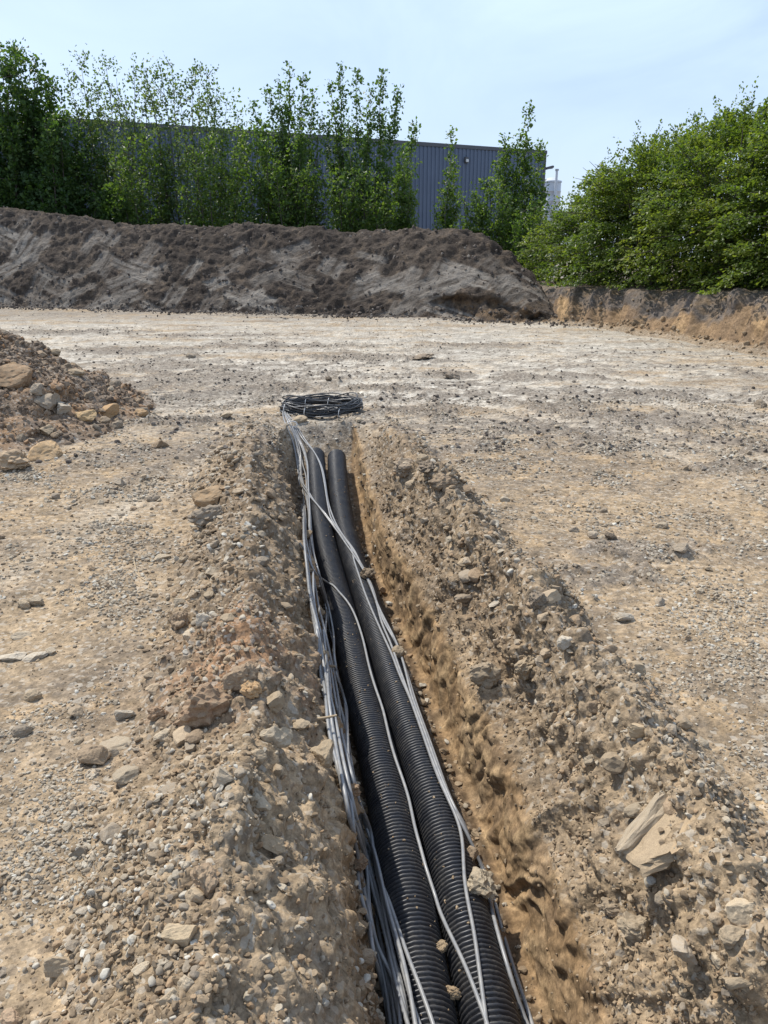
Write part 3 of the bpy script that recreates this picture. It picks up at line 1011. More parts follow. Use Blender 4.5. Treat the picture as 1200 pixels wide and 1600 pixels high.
def smooth_path(P, w):
    k = np.hanning(2 * w + 3); k /= k.sum(); h = w + 1
    out = P.copy()
    for c in range(3):
        a = P[:, c]
        pad = np.concatenate([2 * a[0] - a[h:0:-1], a, 2 * a[-1] - a[-2:-h - 2:-1]])
        out[:, c] = np.convolve(pad, k, 'valid')
    return out


def cable(pix, label, lift=0.0, group=None, n=150, wav=0.0):
    P = []
    for q in pix:
        p, nr_ = pick(q[0], q[1])
        p = p + np.array([0, 0, CRAD + (q[2] if len(q) > 2 else 0) + lift])
        P.append(p)
    P = np.array(P)
    if pix[-1][1] > 1580:                                    # runs on towards the viewer
        d = P[-1] - P[-3]; d[2] *= 0.0
        P = np.concatenate([P, [P[-1] + d / np.linalg.norm(d) * 0.5]])
    P = spline(P, n)
    if wav:
        ph = rng.uniform(0, 6.28, 2)
        P[:, 0] += wav * np.sin(np.linspace(0, 14, n) + ph[0])
        P[:, 2] += wav * 0.5 * (1 + np.sin(np.linspace(0, 11, n) + ph[1]))
    P = smooth_path(P, 5)
    P = push_out(P, CRAD)
    P = smooth_path(P, 2)
    P = push_out(P, CRAD * 0.9)
    v, f = tube(P, CRAD, 8)
    o = link('cable', np_mesh('cable', v, f), MAT['cable'])
    set_props(o, label, 'cable', group)
    return P


LB = np.array([(640, 441, 449), (652, 443, 452), (668, 451, 460), (685, 456, 468), (700, 460, 475), (725, 463, 478), (750, 466, 480), (800, 471, 483), (850, 475, 490), (900, 479, 499), (950, 486, 510), (1000, 496, 519),
               (1050, 504, 529), (1100, 508, 541), (1150, 513, 550), (1200, 522, 556), (1250, 535, 567), (1300, 547, 578), (1350, 556, 592), (1400, 565, 604),
               (1450, 576, 614), (1500, 588, 628), (1550, 598, 640), (1600, 607, 652), (1640, 614, 660)])
rc = np.random.default_rng(11)
NB = 13
for k in range(NB):
    y0 = 640 if k < 10 else (760, 980, 1120)[k - 10]
    ph, am = rc.uniform(0, 6.28), rc.uniform(0.05, 0.22)
    f0 = (k % 10 + 0.5) / 10
    pix = []
    for (y, a, b) in LB:
        if y < y0: continue
        f = np.clip(f0 + am * math.sin(y / 95 + ph) + 0.08 * math.sin(y / 31 + ph * 2), 0, 1)
        pix.append((a + (b - a) * f, y, 0.02 * (k % 3) * min(1, max(0.2, (y - 640) / 200))))
    cable(pix, 'one of the grey cables bundled along the left wall of the trench', 0.0, 'grey cables lying beside the left duct', 190, 0.002)

cable([(447, 642), (456, 665), (464, 690), (468, 720), (470, 745), (477, 768), (492, 785), (508, 803), (522, 824), (540, 845), (556, 868), (571, 895), (583, 925), (592, 955), (606, 985), (620, 1003), (632, 1035), (640, 1070), (650, 1105),
       (666, 1150), (682, 1195), (700, 1240), (722, 1290), (745, 1335), (762, 1375), (775, 1425), (792, 1480), (812, 1540), (830, 1590), (840, 1630)],
      'grey cable crossing both ducts, outermost along the right trench wall', 0.004, n=230)
cable([(446, 645), (455, 668), (462, 692), (466, 722), (470, 752), (480, 774), (496, 793), (512, 812), (526, 833), (544, 857), (560, 882), (574, 908), (586, 938), (598, 968), (612, 992), (624, 1018), (633, 1050), (642, 1090), (652, 1120),
       (668, 1165), (684, 1208), (703, 1253), (726, 1302), (748, 1345), (760, 1385), (770, 1430), (786, 1485), (805, 1545), (822, 1592), (832, 1630)],
      'grey cable crossing both ducts, second from the right trench wall', 0.010, n=230)
cable([(448, 645), (460, 668), (472, 688), (488, 703), (500, 725), (508, 752), (512, 780), (518, 808), (532, 832), (548, 855), (552, 875), (560, 900), (572, 932), (588, 968), (602, 1000), (614, 1030), (626, 1060), (638, 1085), (648, 1112),
       (662, 1158), (680, 1203), (698, 1248), (718, 1290), (722, 1330), (726, 1390), (735, 1440), (746, 1505), (756, 1560), (760, 1600), (762, 1630)],
      'grey cable sagging over the left duct mouth and down the right duct top', 0.004, n=230)
cable([(450, 647), (463, 668), (476, 689), (491, 706), (503, 728), (510, 755), (514, 783), (520, 812), (536, 838), (553, 862), (566, 890), (580, 922), (590, 950), (596, 975), (608, 1005), (622, 1040), (634, 1075), (646, 1108),
       (660, 1150), (676, 1195), (696, 1240), (716, 1280), (738, 1322), (756, 1362), (766, 1405), (780, 1460), (798, 1520), (818, 1582), (832, 1630)],
      'grey cable sagging over the left duct mouth then along the right duct flank', 0.006, n=230)
cable([(470, 850), (480, 868), (487, 885), (496, 900), (512, 913), (532, 929), (546, 944), (556, 962), (563, 985), (569, 1008), (576, 1040), (586, 1075), (597, 1110), (607, 1150), (618, 1190), (627, 1215), (638, 1250), (650, 1300), (660, 1340), (668, 1370), (680, 1405),
       (696, 1445), (712, 1480), (730, 1525), (748, 1570), (762, 1610), (770, 1640)],
      'single grey cable crossing the left duct to lie between the two ducts', 0.004, n=230)
cable([(512, 1085), (514, 1130), (520, 1180), (530, 1210), (545, 1255), (562, 1295), (580, 1330), (592, 1370), (606, 1410), (622, 1455), (640, 1510), (660, 1560), (676, 1600), (688, 1640)],
      'grey cable leaving the left bundle to climb over the left duct near the viewer', 0.006, n=150)
cable([(516, 1130), (524, 1190), (540, 1240), (558, 1290), (574, 1330), (590, 1375), (602, 1415), (612, 1455), (622, 1490), (632, 1530), (644, 1570), (654, 1605), (664, 1640)],
      'grey cable hugging the flank of the left duct, right of the bundle', 0.010, n=150)

# coil of spare cable at the head of the trench
coil_c = np.array([-0.68, 8.2, 0.005])
coil = empty('cable_coil', coil_c, R(-11))
set_props(coil, 'flattened coil of black cable tied with pale ties at the head of the trench', 'cable coil')
rk = np.random.default_rng(21)
for k in range(42):
    th = np.linspace(0, 2 * np.pi, 73)
    rx, ry = 0.45 - rk.uniform(0, 0.075), 0.36 - rk.uniform(0, 0.065)
    z0 = rk.uniform(0.008, 0.06) if k % 3 else rk.uniform(0.04, 0.095)
    tilt = rk.normal(0, 0.05)
    liftb = rk.uniform(0, 0.05) if k < 44 else rk.uniform(0.03, 0.10)
    x = rx * np.cos(th) + rk.normal(0, 0.008)
    wide = 0.62 + 0.38 * np.clip((x + 0.44) / 0.88, 0, 1)
    y = ry * np.sign(np.sin(th)) * np.abs(np.sin(th)) ** 0.8 * wide
    if k >= 38:                                           # stray loops that fall into the middle
        y = np.where(y < 0, y * rk.uniform(-0.1, 0.6), y); z0 += 0.03
    z = z0 + liftb * np.clip(np.sin(th), 0, 1) ** 1.0 * (0.6 + 0.4 * np.cos(th - 0.6)) + 0.02 * np.sin(3 * th + rk.uniform(0, 6))
    z = np.maximum(z + tilt * np.sin(th + rk.uniform(0, 6)) * 0.5, 0.008) + 0.035 * np.clip(np.cos(th), 0, 1)
    y = y + rk.uniform(0.01, 0.03) * np.sin(2 * th + rk.uniform(0, 6)) + 0.008 * np.sin(5 * th + rk.uniform(0, 6))
    v, f = tube(np.stack([x, y, z], 1), CRAD, 6)
    link('loop', np_mesh('loop', v, f), MAT['cable_coil'] if 'cable_coil' in MAT else MAT['cable'], coil)
for (x, y) in ((-0.36, -0.125), (-0.10, -0.235), (0.27, -0.24), (0.02, 0.265), (-0.22, 0.20)):
    th = np.linspace(0, 2 * np.pi, 25)
    hh = 0.048 if y < 0 else 0.055
    ring = np.stack([0 * th + x + 0.006 * np.sin(th), y + 0.058 * np.cos(th), hh + (hh + 0.002) * np.sin(th)], 1)
    v, f = tube(ring, 0.0042, 6)
    link('cable_tie', np_mesh('cable_tie', v, f), MAT['tie'], coil)
# band round the hanging bundle just below the coil
p, _ = pick(457, 664)
th = np.linspace(0, 2 * np.pi, 25)
v, f = tube(np.stack([p[0] + 0.05 * np.cos(th), p[1] + 0.01 * np.sin(th), p[2] + 0.018 + 0.028 * np.sin(th)], 1), 0.005, 6)
set_props(link('cable_tie', np_mesh('cable_tie', v, f), MAT['tie']), 'pale tie holding the grey cables together below the coil', 'cable tie')

# ------------------------------------------------------------------ stones
def rock_mesh(name, seed, sub=4, ang=0.6, flat=1.0, noise_a=0.14):
    r = np.random.default_rng(seed)
    bm = bmesh.new()
    bmesh.ops.create_icosphere(bm, subdivisions=sub, radius=1)
    V = np.array([v.co[:] for v in bm.verts])
    clodlike = noise_a > 0.19
    for _ in range(2 if clodlike else int(5 + ang * 9)):
        n = r.normal(size=3); n /= np.linalg.norm(n)
        d = r.uniform(0.5, 0.9) - 0.16 * ang
        k = V @ n - d
        V -= np.where(k > 0, k, 0)[:, None] * n * 0.96
    s = r.uniform(0.8, 1.15, 3); s[2] *= flat
    V *= s
    rad = V / np.maximum(np.linalg.norm(V, axis=1, keepdims=True), 1e-6)
    V = V + rad * (noise_a * fbm(V * 1.7 + seed * 3.1, 3, seed % 50) + noise_a * 0.4 * fbm(V * 5 + seed, 3, seed % 40, 0.65))[:, None]
    if clodlike:
        rad = V / np.maximum(np.linalg.norm(V, axis=1, keepdims=True), 1e-6)
        V = V + rad * (0.45 * lumps(V * 1.9 + seed, seed % 60, 0.8, 0.3, 0.7) + 0.22 * lumps(V * 4.2 + seed, seed % 61, 0.7, 0.25, 0.65))[:, None]
    V[:, 0] /= np.ptp(V[:, 0]); V[:, 1] /= np.ptp(V[:, 1]); V[:, 2] /= np.ptp(V[:, 2])
    for v, c in zip(bm.verts, V): v.co = c
    me = bpy.data.meshes.new(name)
    bm.to_mesh(me); bm.free()
    me.polygons.foreach_set('use_smooth', np.full(len(me.polygons), False))
    me.materials.append(MAT['rock'])
    return me


TAN, GREY, PALE, WHITE = (.36, .285, .19), (.25, .215, .17), (.41, .345, .25), (.47, .425, .345)
BROWN, RED, OCHRE, DARK = (.22, .155, .10), (.225, .135, .08), (.40, .235, .10), (.12, .10, .082)
# photo x, y (centre), width, height in photo pixels, colour, angularity, label
ROCKS = [
    (316, 1112, 84, 70, RED, .2, 'big crumbly red-brown clod resting on the left spoil bank', 'clod'),
    (375, 1060, 52, 44, BROWN, .2, 'brown clod just uphill of the big red-brown clod', 'clod'),
    (392, 1078, 30, 32, OCHRE, .4, 'small ochre lump right of the big red-brown clod', 'clod'),
    (246, 1116, 28, 26, RED, .2, 'small red-brown clod lying left of the big red-brown clod', 'clod'),
    (332, 772, 52, 34, (.36, .235, .125), .5, 'ochre-brown slab leaning on the far end of the left spoil bank', 'stone'),
    (322, 808, 48, 30, GREY, .3, 'grey clod just below the leaning ochre-brown slab', 'clod'),
    (75, 705, 50, 32, (.46, .30, .15), .6, 'orange-tan boulder at the foot of the rubble heap', 'boulder'),
    (166, 641, 32, 22, OCHRE, .5, 'bright orange stone at the right tip of the rubble heap', 'stone'),
    (136, 644, 32, 20, (.44, .29, .13), .5, 'yellow-ochre stone next to the bright orange one', 'stone'),
    (76, 626, 44, 32, GREY, .7, 'dark grey block on the rubble heap beside the whitish block', 'stone'),
    (98, 634, 26, 30, WHITE, .9, 'whitish angular block standing on the rubble heap', 'stone'),
    (58, 608, 22, 18, GREY, .4, 'rounded grey stone high on the rubble heap', 'stone'),
    (14, 588, 56, 36, (.33, .205, .11), .5, 'large brown slab at the left picture edge on the rubble heap', 'boulder'),
    (18, 718, 56, 34, (.30, .215, .135), .3, 'brown lump at the left picture edge at the heap foot', 'clod'),
    (66, 672, 28, 22, TAN, .5, 'tan stone on the heap above the orange-tan boulder', 'stone'),
    (115, 580, 30, 14, TAN, .4, 'tan stone on the upper right shoulder of the rubble heap', 'stone'),
    (249, 691, 26, 20, BROWN, .6, 'dark brown stone alone on the ground right of the heap', 'stone'),
    (186, 752, 20, 11, GREY, .5, 'small flat grey stone on the left ground near the heap', 'stone'),
    (240, 776, 20, 14, GREY, .5, 'small grey stone left of the leaning ochre-brown slab', 'stone'),
    (254, 869, 26, 12, PALE, .4, 'pale flat stone near the curled dry root', 'stone'),
    (285, 870, 18, 11, TAN, .4, 'tan pebble right of the pale flat stone near the root', 'stone'),
    (281, 971, 32, 30, BROWN, .5, 'brown clod left of the pale angular stone on the bank', 'clod'),
    (315, 971, 30, 22, WHITE, .8, 'pale grey angular stone beside a brown clod', 'stone'),
    (54, 1027, 44, 14, WHITE, .6, 'right one of two long flat white stones at the left edge', 'stone'),
    (18, 1025, 40, 14, WHITE, .6, 'left one of two long flat white stones at the left edge', 'stone'),
    (33, 945, 20, 16, TAN, .1, 'left one of a pair of rounded cobbles at the left edge', 'stone'),
    (54, 940, 26, 16, PALE, .1, 'right one of a pair of rounded cobbles at the left edge', 'stone'),
    (30, 993, 32, 12, PALE, .3, 'long pale stone above the two flat white stones', 'stone'),
    (196, 1117, 32, 18, WHITE, .9, 'pale angular plate lying on the left ground', 'stone'),
    (258, 1151, 34, 16, PALE, .9, 'pale flat shard in front of the red-brown clod', 'stone'),
    (146, 1182, 48, 36, (.33, .24, .155), .5, 'brown chunk with a shaded front on the left ground', 'stone'),
    (188, 1164, 54, 18, PALE, .8, 'long pale shard lying right behind the brown chunk', 'stone'),
    (33, 1143, 28, 20, GREY, .2, 'smooth grey cobble on the left ground', 'stone'),
    (53, 1087, 28, 22, TAN, .3, 'tan stone above the smooth grey cobble', 'stone'),
    (426, 1148, 46, 40, PALE, .6, 'pale knobbly stone on the left bank beside the trench', 'stone'),
    (405, 1180, 28, 24, TAN, .4, 'tan stone below the pale knobbly stone', 'stone'),
    (350, 1212, 34, 44, (.36, .30, .22), .7, 'wedge-shaped grey-tan stone standing on the left bank', 'stone'),
    (502, 1172, 38, 56, (.40, .315, .205), .8, 'tan block jutting from the left trench rim over the cables', 'stone'),
    (303, 1252, 20, 18, WHITE, .5, 'small whitish stone on the ground left of the left bank', 'stone'),
    (321, 1374, 44, 56, (.28, .195, .125), .4, 'tall brown clod with a shaded front on the left bank', 'clod'),
    (284, 1460, 56, 52, (.40, .315, .20), .5, 'big oblong tan stone tilted on the left bank', 'boulder'),
    (292, 1538, 42, 36, PALE, .5, 'pale tan stone below the big oblong one', 'stone'),
    (266, 1560, 34, 30, TAN, .4, 'tan stone left of the pale tan one at the bottom', 'stone'),
    (88, 1508, 48, 34, (.42, .33, .22), .4, 'lumpy tan stone at the lower left', 'stone'),
    (422, 1314, 46, 36, TAN, .7, 'blocky tan stone near the middle of the left bank', 'stone'),
    (436, 1334, 26, 24, GREY, .6, 'grey stone tucked below the blocky tan stone', 'stone'),
    (134, 1427, 30, 12, WHITE, .2, 'long smooth white pebble at the lower left', 'stone'),
    (124, 1332, 26, 24, GREY, .8, 'dark grey angular stone on the lower left ground', 'stone'),
    (20, 1590, 34, 34, (.37, .25, .16), .5, 'reddish tan stone in the bottom left corner', 'stone'),
    (632, 728, 34, 46, (.25, .20, .15), .6, 'upright grey-brown clod at the far end of the right bank', 'clod'),
    (668, 732, 30, 20, DARK, .7, 'dark splintered clod beside the upright clod', 'clod'),
    (690, 757, 40, 26, BROWN, .6, 'brown slab tilting down the back of the right bank', 'clod'),
    (729, 931, 40, 24, (.23, .19, .145), .5, 'dark oval stone sunk in the right bank slope', 'stone'),
    (732, 876, 30, 26, TAN, .9, 'tan wedge of stone in the right bank above the oval stone', 'stone'),
    (778, 942, 26, 11, WHITE, .4, 'pale flat pebble right of the dark oval stone', 'stone'),
    (842, 940, 28, 26, DARK, .4, 'dark rounded clod on the crest of the right bank', 'clod'),
    (885, 1004, 26, 22, WHITE, .1, 'pale round cobble on the right bank crest', 'stone'),
    (974, 964, 30, 18, WHITE, .9, 'white angular stone on the gravel right of the right bank', 'stone'),
    (822, 1046, 38, 34, TAN, .5, 'tan lump on the right bank slope below the pale cobble', 'clod'),
    (760, 1057, 44, 42, (.31, .25, .175), .2, 'round grey-brown clod in the right trench wall', 'clod'),
    (934, 1102, 30, 28, BROWN, .5, 'brown stone at the foot of the right bank', 'stone'),
    (998, 1137, 36, 28, (.44, .33, .20), .5, 'flat ochre-tan stone right of the brown stone', 'stone'),
    (924, 1186, 26, 18, PALE, .2, 'pale oval pebble on the right bank slope', 'stone'),
    (1160, 1418, 52, 44, (.43, .35, .24), .6, 'tan boulder at the lower right edge', 'boulder'),
    (1146, 1462, 44, 26, TAN, .3, 'tan oval stone just below the tan boulder', 'stone'),
    (1076, 1546, 26, 24, PALE, .1, 'round pale pebble in the bottom right', 'stone'),
    (1150, 1535, 42, 34, TAN, .3, 'half-buried tan stone in the bottom right', 'stone'),
    (1000, 1456, 56, 34, (.34, .275, .19), .6, 'cracked grey-tan clod in a hollow on the right bank', 'clod'),
    (962, 1420, 46, 24, (.22, .175, .125), .5, 'dark clod uphill of the cracked clod', 'clod'),
    (1192, 626, 18, 28, GREY, .5, 'grey stone at the right picture edge on the pale yard', 'stone'),
    (957, 839, 18, 10, DARK, .5, 'small dark clod on the right-hand gravel', 'clod'),
    (990, 890, 18, 22, DARK, .6, 'dark upright stone on the right-hand gravel', 'stone'),
    (1063, 855, 24, 14, GREY, .5, 'grey stone right of the small dark clod', 'stone'),
    (656, 555, 40, 7, DARK, .3, 'long flat dark clod far out on the pale yard', 'clod'),
    (702, 585, 32, 11, (.22, .185, .15), .3, 'low grey-brown clod on the pale yard right of the coil', 'clod'),
    (300, 552, 14, 10, GREY, .4, 'grey stone on the pale yard in front of the mound', 'stone'),
    (352, 644, 24, 9, PALE, .7, 'pale flat stone left of the cable coil', 'stone'),
    (514, 588, 10, 8, DARK, .4, 'small dark round clod behind the cable coil', 'clod'),
    (468, 653, 22, 14, TAN, .5, 'tan stone under the left end of the cable coil', 'stone'),
    (562, 655, 13, 9, PALE, .2, 'small pale pebble at the right end of the cable coil', 'stone'),
    (575, 897, 22, 22, (.15, .115, .08), .3, 'dark clod wedged between the right duct and the wall, far down', 'clod'),
    (622, 1016, 20, 28, (.33, .27, .19), .4, 'tan stone caught under the cables beside the right duct', 'stone'),
    (507, 1020, 20, 20, (.28, .23, .165), .4, 'grey-brown stone sitting on the left cable bundle', 'stone'),
    (754, 1384, 46, 56, (.34, .295, .215), .3, 'big pale clod lodged between the right duct and trench wall', 'clod'),
    (738, 1330, 20, 26, BROWN, .4, 'brown stone above the big pale clod in the trench', 'stone'),
    (707, 1553, 24, 17, (.37, .26, .15), .4, 'ochre clod lying between the ducts near the bottom', 'clod'),
    (692, 1477, 16, 26, (.34, .25, .15), .4, 'tan clod lying between the ducts above the ochre one', 'clod'),
    (558, 1350, 34, 24, RED, .3, 'red-brown clod on the left cables', 'clod'),
    (552, 1236, 26, 20, RED, .3, 'red-brown clod on the left cables, farther down the trench', 'clod'),
    (540, 1208, 20, 18, GREY, .4, 'grey stone wedged beside the left cables', 'stone'),
    (556, 1446, 34, 34, (.27, .215, .15), .4, 'grey-tan stone against the left trench wall', 'stone'),
    (572, 1490, 34, 32, (.24, .19, .135), .4, 'brown stone below the grey-tan one by the left wall', 'stone'),
    (600, 1540, 30, 22, TAN, .4, 'tan stone at the bottom beside the left cables', 'stone'),
]
rr = np.random.default_rng(33)
for i, (px, py, w, h, colr, ang, label, cat) in enumerate(ROCKS):
    p, n = pick(px, py + h * 0.30)
    d = float(p[1] * cp - (p[2] - CAM_H) * sp)
    ww = w * d / 1200
    hh = h * d / 1200
    view = max(0.25, math.sin(math.atan2(CAM_H - p[2], p[1])))
    hz_ = min(hh * 0.95, ww * 0.85) if h > 0.5 * w else hh * 0.85
    dep = max(ww * 0.7, min(ww * 1.1, (hh - hz_ * 0.6) / view))
    me = rock_mesh(cat + '_mesh', 100 + i, 4, ang, 1.0, 0.20 if cat == 'clod' else 0.11)
    o = link(cat, me)
    cl = cat == 'clod'
    o.location = Vector(p) + Vector((0, dep * 0.18, hz_ * (0.34 if cl else 0.17)))
    o.scale = (ww * (1.18 if cl else 1.05), dep * (1.15 if cl else 1), hz_ * (1.2 if cl else 1.1))
    o.rotation_euler = (rr.normal(0, 0.16), rr.normal(0, 0.16), rr.normal(0, 0.25))
    o.color = colr + (1,)
    set_props(o, label, cat)

# the broken slab sunk into the right bank
def block_mesh(name, seed, cuts=6):
    bm = bmesh.new()
    bmesh.ops.create_cube(bm, size=1.0)
    bmesh.ops.subdivide_edges(bm, edges=bm.edges[:], cuts=cuts, use_grid_fill=True)
    r = np.random.default_rng(seed)
    V = np.array([v.co[:] for v in bm.verts])
    V[:, 0] += 0.22 * V[:, 1] * r.uniform(-1, 1)
    V[:, 1] += 0.25 * V[:, 0] * r.uniform(-1, 1)
    for _ in range(7):
        n = r.normal(size=3) * [1, 1, 0.5]; n /= np.linalg.norm(n)
        k = V @ n - r.uniform(0.42, 0.6)
        V -= np.where(k > 0, k, 0)[:, None] * n
    V += np.stack([0.10 * fbm(V * 2.5 + seed + q, 4, q, 0.6) for q in range(3)], 1)
    for v, c in zip(bm.verts, V): v.co = c
    me = bpy.data.meshes.new(name)
    bm.to_mesh(me); bm.free()
    me.materials.append(MAT['rock'])
    return me


def slab():
    root = empty('broken_slab')
    p, n = pick(1040, 1300)
    root.location = p + np.array([0, 0, -0.012])
    root.scale = (0.74, 0.74, 0.9)
    a_, b_ = np.searchsorted(sy, [1240, 1350])
    nm = SNRM[a_:b_][(sx[a_:b_] > 980) & (sx[a_:b_] < 1110)].mean(0)
    nm = nm / np.linalg.norm(nm) + np.array([0, 0, 0.6])
    root.rotation_euler = (Vector((0, 0, 1)).rotation_difference(Vector(nm)).to_matrix() @ Matrix.Rotation(R(22), 3, 'Z')).to_euler()
    for j, (c, s, cc) in enumerate([((0.0, 0.0, -0.012), (0.30, 0.21, 0.055), (.44, .335, .215)), ((-0.02, 0.085, 0.010), (0.28, 0.06, 0.06), (.43, .355, .255)), ((0.06, -0.10, 0.0), (0.20, 0.055, 0.06), (.42, .30, .175))]):
        o = link('slab_piece', block_mesh('slab_piece', 300 + j), None, root)
        o.location = c; o.scale = s; o.color = cc + (1,)
        o.rotation_euler = (R(3 * j - 4), R(4 - 3 * j), R(5 * j))
    set_props(root, 'pale orange broken stone slab sunk into the crest of the right bank', 'slab')
slab()

# countable smaller stones: shared shapes, one object each
STONE_MESH = [rock_mesh('stone_shape', 400 + k, 3, 0.2 + 0.08 * (k % 8), 0.8, 0.12) for k in range(14)]
flatV = GV.reshape(-1, 3); flatN = GN.reshape(-1, 3)
gx, gy, gd = proj(flatV)
vis = np.isfinite(gx) & (gx > -10) & (gx < 1210) & (gy > 470) & (gy < 1610)


def scatter_idx(weight, n, r):
    w = np.where(vis, weight, 0).astype(float)
    w = w / w.sum()
    return r.choice(len(w), size=n, p=w)


T_ = GI['t'].ravel(); area = GI['area'].ravel()
berm_ = GI['berm'].ravel(); flat_ = GI['flat'].ravel(); clod_ = GI['clod'].ravel(); floor_ = GI['floor'].ravel()
Dg = flatV[:, 1]
vis &= (area < 0.4)
PALS = [TAN, GREY, PALE, (.33, .26, .18), BROWN, (.35, .27, .18), (.31, .265, .205), (.38, .33, .25)]
rs = np.random.default_rng(44)


def stones(n, weight, smin, smax, label, group, pal, wp=None):
    for i in scatter_idx(weight, n, rs):
        s = smin + (smax - smin) * rs.random() ** 2.2
        o = link('stone', STONE_MESH[rs.integers(0, 14)])
        o.location = flatV[i] + flatN[i] * s * 0.16
        o.scale = (s * rs.uniform(0.9, 1.35), s * rs.uniform(0.8, 1.1), s * rs.uniform(0.55, 0.85))
        o.rotation_euler = (rs.normal(0, 0.3), rs.normal(0, 0.3), rs.uniform(0, 6.28))
        c = pal[rs.integers(0, len(pal))]
        o.color = tuple(np.clip(np.array(c) * rs.uniform(0.85, 1.15), 0, .8)) + (1,)
        set_props(o, label, 'stone', group)


stones(95, area * berm_ * (T_ < 0) * (Dg < 6.5), 0.03, 0.085, 'small stone among the loose rubble of the left spoil bank', 'small stones on the left spoil bank', PALS)
stones(75, area * berm_ * (T_ > 0.5) * (Dg < 6.5), 0.03, 0.095, 'small stone among the loose rubble of the right spoil bank', 'small stones on the right spoil bank', PALS)
stones(45, area * flat_ * (T_ < -1.0) * (Dg < 6) * (0.3 + clod_), 0.025, 0.06, 'small stone lying on the open ground left of the trench', 'small stones on the left ground', PALS)
stones(45, area * flat_ * (T_ > 1.0) * (Dg < 8) * (0.3 + clod_), 0.03, 0.07, 'small stone lying on the open ground right of the trench', 'small stones on the right ground', PALS)
# the heap's own stones are parts of it
hx, hy, hd = proj(HV)
hm = np.where((hx > -40) & (hy > 500) & (HV[:, 2] > 0.02) & (HV[:, 0] > -4.6) & (HV[:, 1] < 9.3))[0]
for i in rs.choice(hm, 110):
    s = 0.04 + 0.13 * rs.random() ** 3
    o = link('stone', STONE_MESH[rs.integers(0, 14)], None, heap)
    o.location = Vector(HV[i] + HN[i] * s * 0.1) - heap.location
    o.scale = (s * rs.uniform(0.9, 1.35), s * rs.uniform(0.8, 1.1), s * rs.uniform(0.55, 0.85))
    o.rotation_euler = (rs.normal(0, 0.35), rs.normal(0, 0.35), rs.uniform(0, 6.28))
    c = [TAN, GREY, BROWN, OCHRE, (.33, .24, .16), (.28, .22, .16), PALE][rs.integers(0, 7)]
    o.color = tuple(np.array(c) * rs.uniform(0.5, 0.85)) + (1,)

# uncountable gravel and crumbs: points that carry small stone shapes
def pebble_collection(name, mat, n, seed, sub=2):
    c = bpy.data.collections.new(name)
    for k in range(n):
        me = rock_mesh(name, seed + k, sub, 0.3 + 0.07 * (k % 8), 0.75, 0.12)
        me.materials.clear(); me.materials.append(mat)
        if sub < 4: me.polygons.foreach_set('use_smooth', np.full(len(me.polygons), k % 4 == 0))
        c.objects.link(bpy.data.objects.new(name, me))
    return c


def gn_scatter(name, P, S, ROT, coll, label_kind='stuff'):
    me = bpy.data.meshes.new(name)
    me.vertices.add(len(P))
    me.vertices.foreach_set('co', np.ascontiguousarray(P, dtype=np.float32).ravel())
    add_attr(me, 'scl', S, 'FLOAT_VECTOR')
    add_attr(me, 'rot', ROT, 'FLOAT_VECTOR')
    o = link(name, me)
    ng = bpy.data.node_groups.new(name, 'GeometryNodeTree')
    ng.interface.new_socket('Geometry', in_out='INPUT', socket_type='NodeSocketGeometry')
    ng.interface.new_socket('Geometry', in_out='OUTPUT', socket_type='NodeSocketGeometry')
    N = ng.nodes
    gi, go = N.new('NodeGroupInput'), N.new('NodeGroupOutput')
    ci = N.new('GeometryNodeCollectionInfo')
    ci.inputs['Collection'].default_value = coll
    ci.inputs['Separate Children'].default_value = True
    ci.inputs['Reset Children'].default_value = True
    ip = N.new('GeometryNodeInstanceOnPoints')
    ip.inputs['Pick Instance'].default_value = True
    a1 = N.new('GeometryNodeInputNamedAttribute'); a1.data_type = 'FLOAT_VECTOR'; a1.inputs['Name'].default_value = 'scl'
    a2 = N.new('GeometryNodeInputNamedAttribute'); a2.data_type = 'FLOAT_VECTOR'; a2.inputs['Name'].default_value = 'rot'
    L = ng.links
    L.new(gi.outputs[0], ip.inputs['Points'])
    L.new(ci.outputs[0], ip.inputs['Instance'])
    L.new(a1.outputs['Attribute'], ip.inputs['Scale'])
    L.new(a2.outputs['Attribute'], ip.inputs['Rotation'])
    L.new(ip.outputs[0], go.inputs[0])
    md = o.modifiers.new('scatter', 'NODES')
    md.node_group = ng
    o['kind'] = 'stuff'
    return o


def scatter_set(name, coll, specs, r):
    PP, SS, RR = [], [], []
    for (n, weight, smin, smax, pw, sink) in specs:
        i = scatter_idx(weight, n, r)
        s = smin + (smax - smin) * r.random(n) ** pw
        s = s * np.clip(gd[i] / 3.2, 0.8, 1.7)                 # nothing finer than the eye can make out there
        sc = np.stack([s * r.uniform(0.9, 1.4, n), s * r.uniform(0.75, 1.1, n), s * r.uniform(0.5, 0.9, n)], 1)
        jit = r.normal(0, 0.004, (n, 3)); jit[:, 2] = 0
        PP.append(flatV[i] + jit + flatN[i] * (s * sink)[:, None]); SS.append(sc)
        RR.append(np.stack([r.normal(0, 0.4, n), r.normal(0, 0.4, n), r.uniform(0, 6.28, n)], 1))
    return gn_scatter(name, np.concatenate(PP), np.concatenate(SS), np.concatenate(RR), coll)


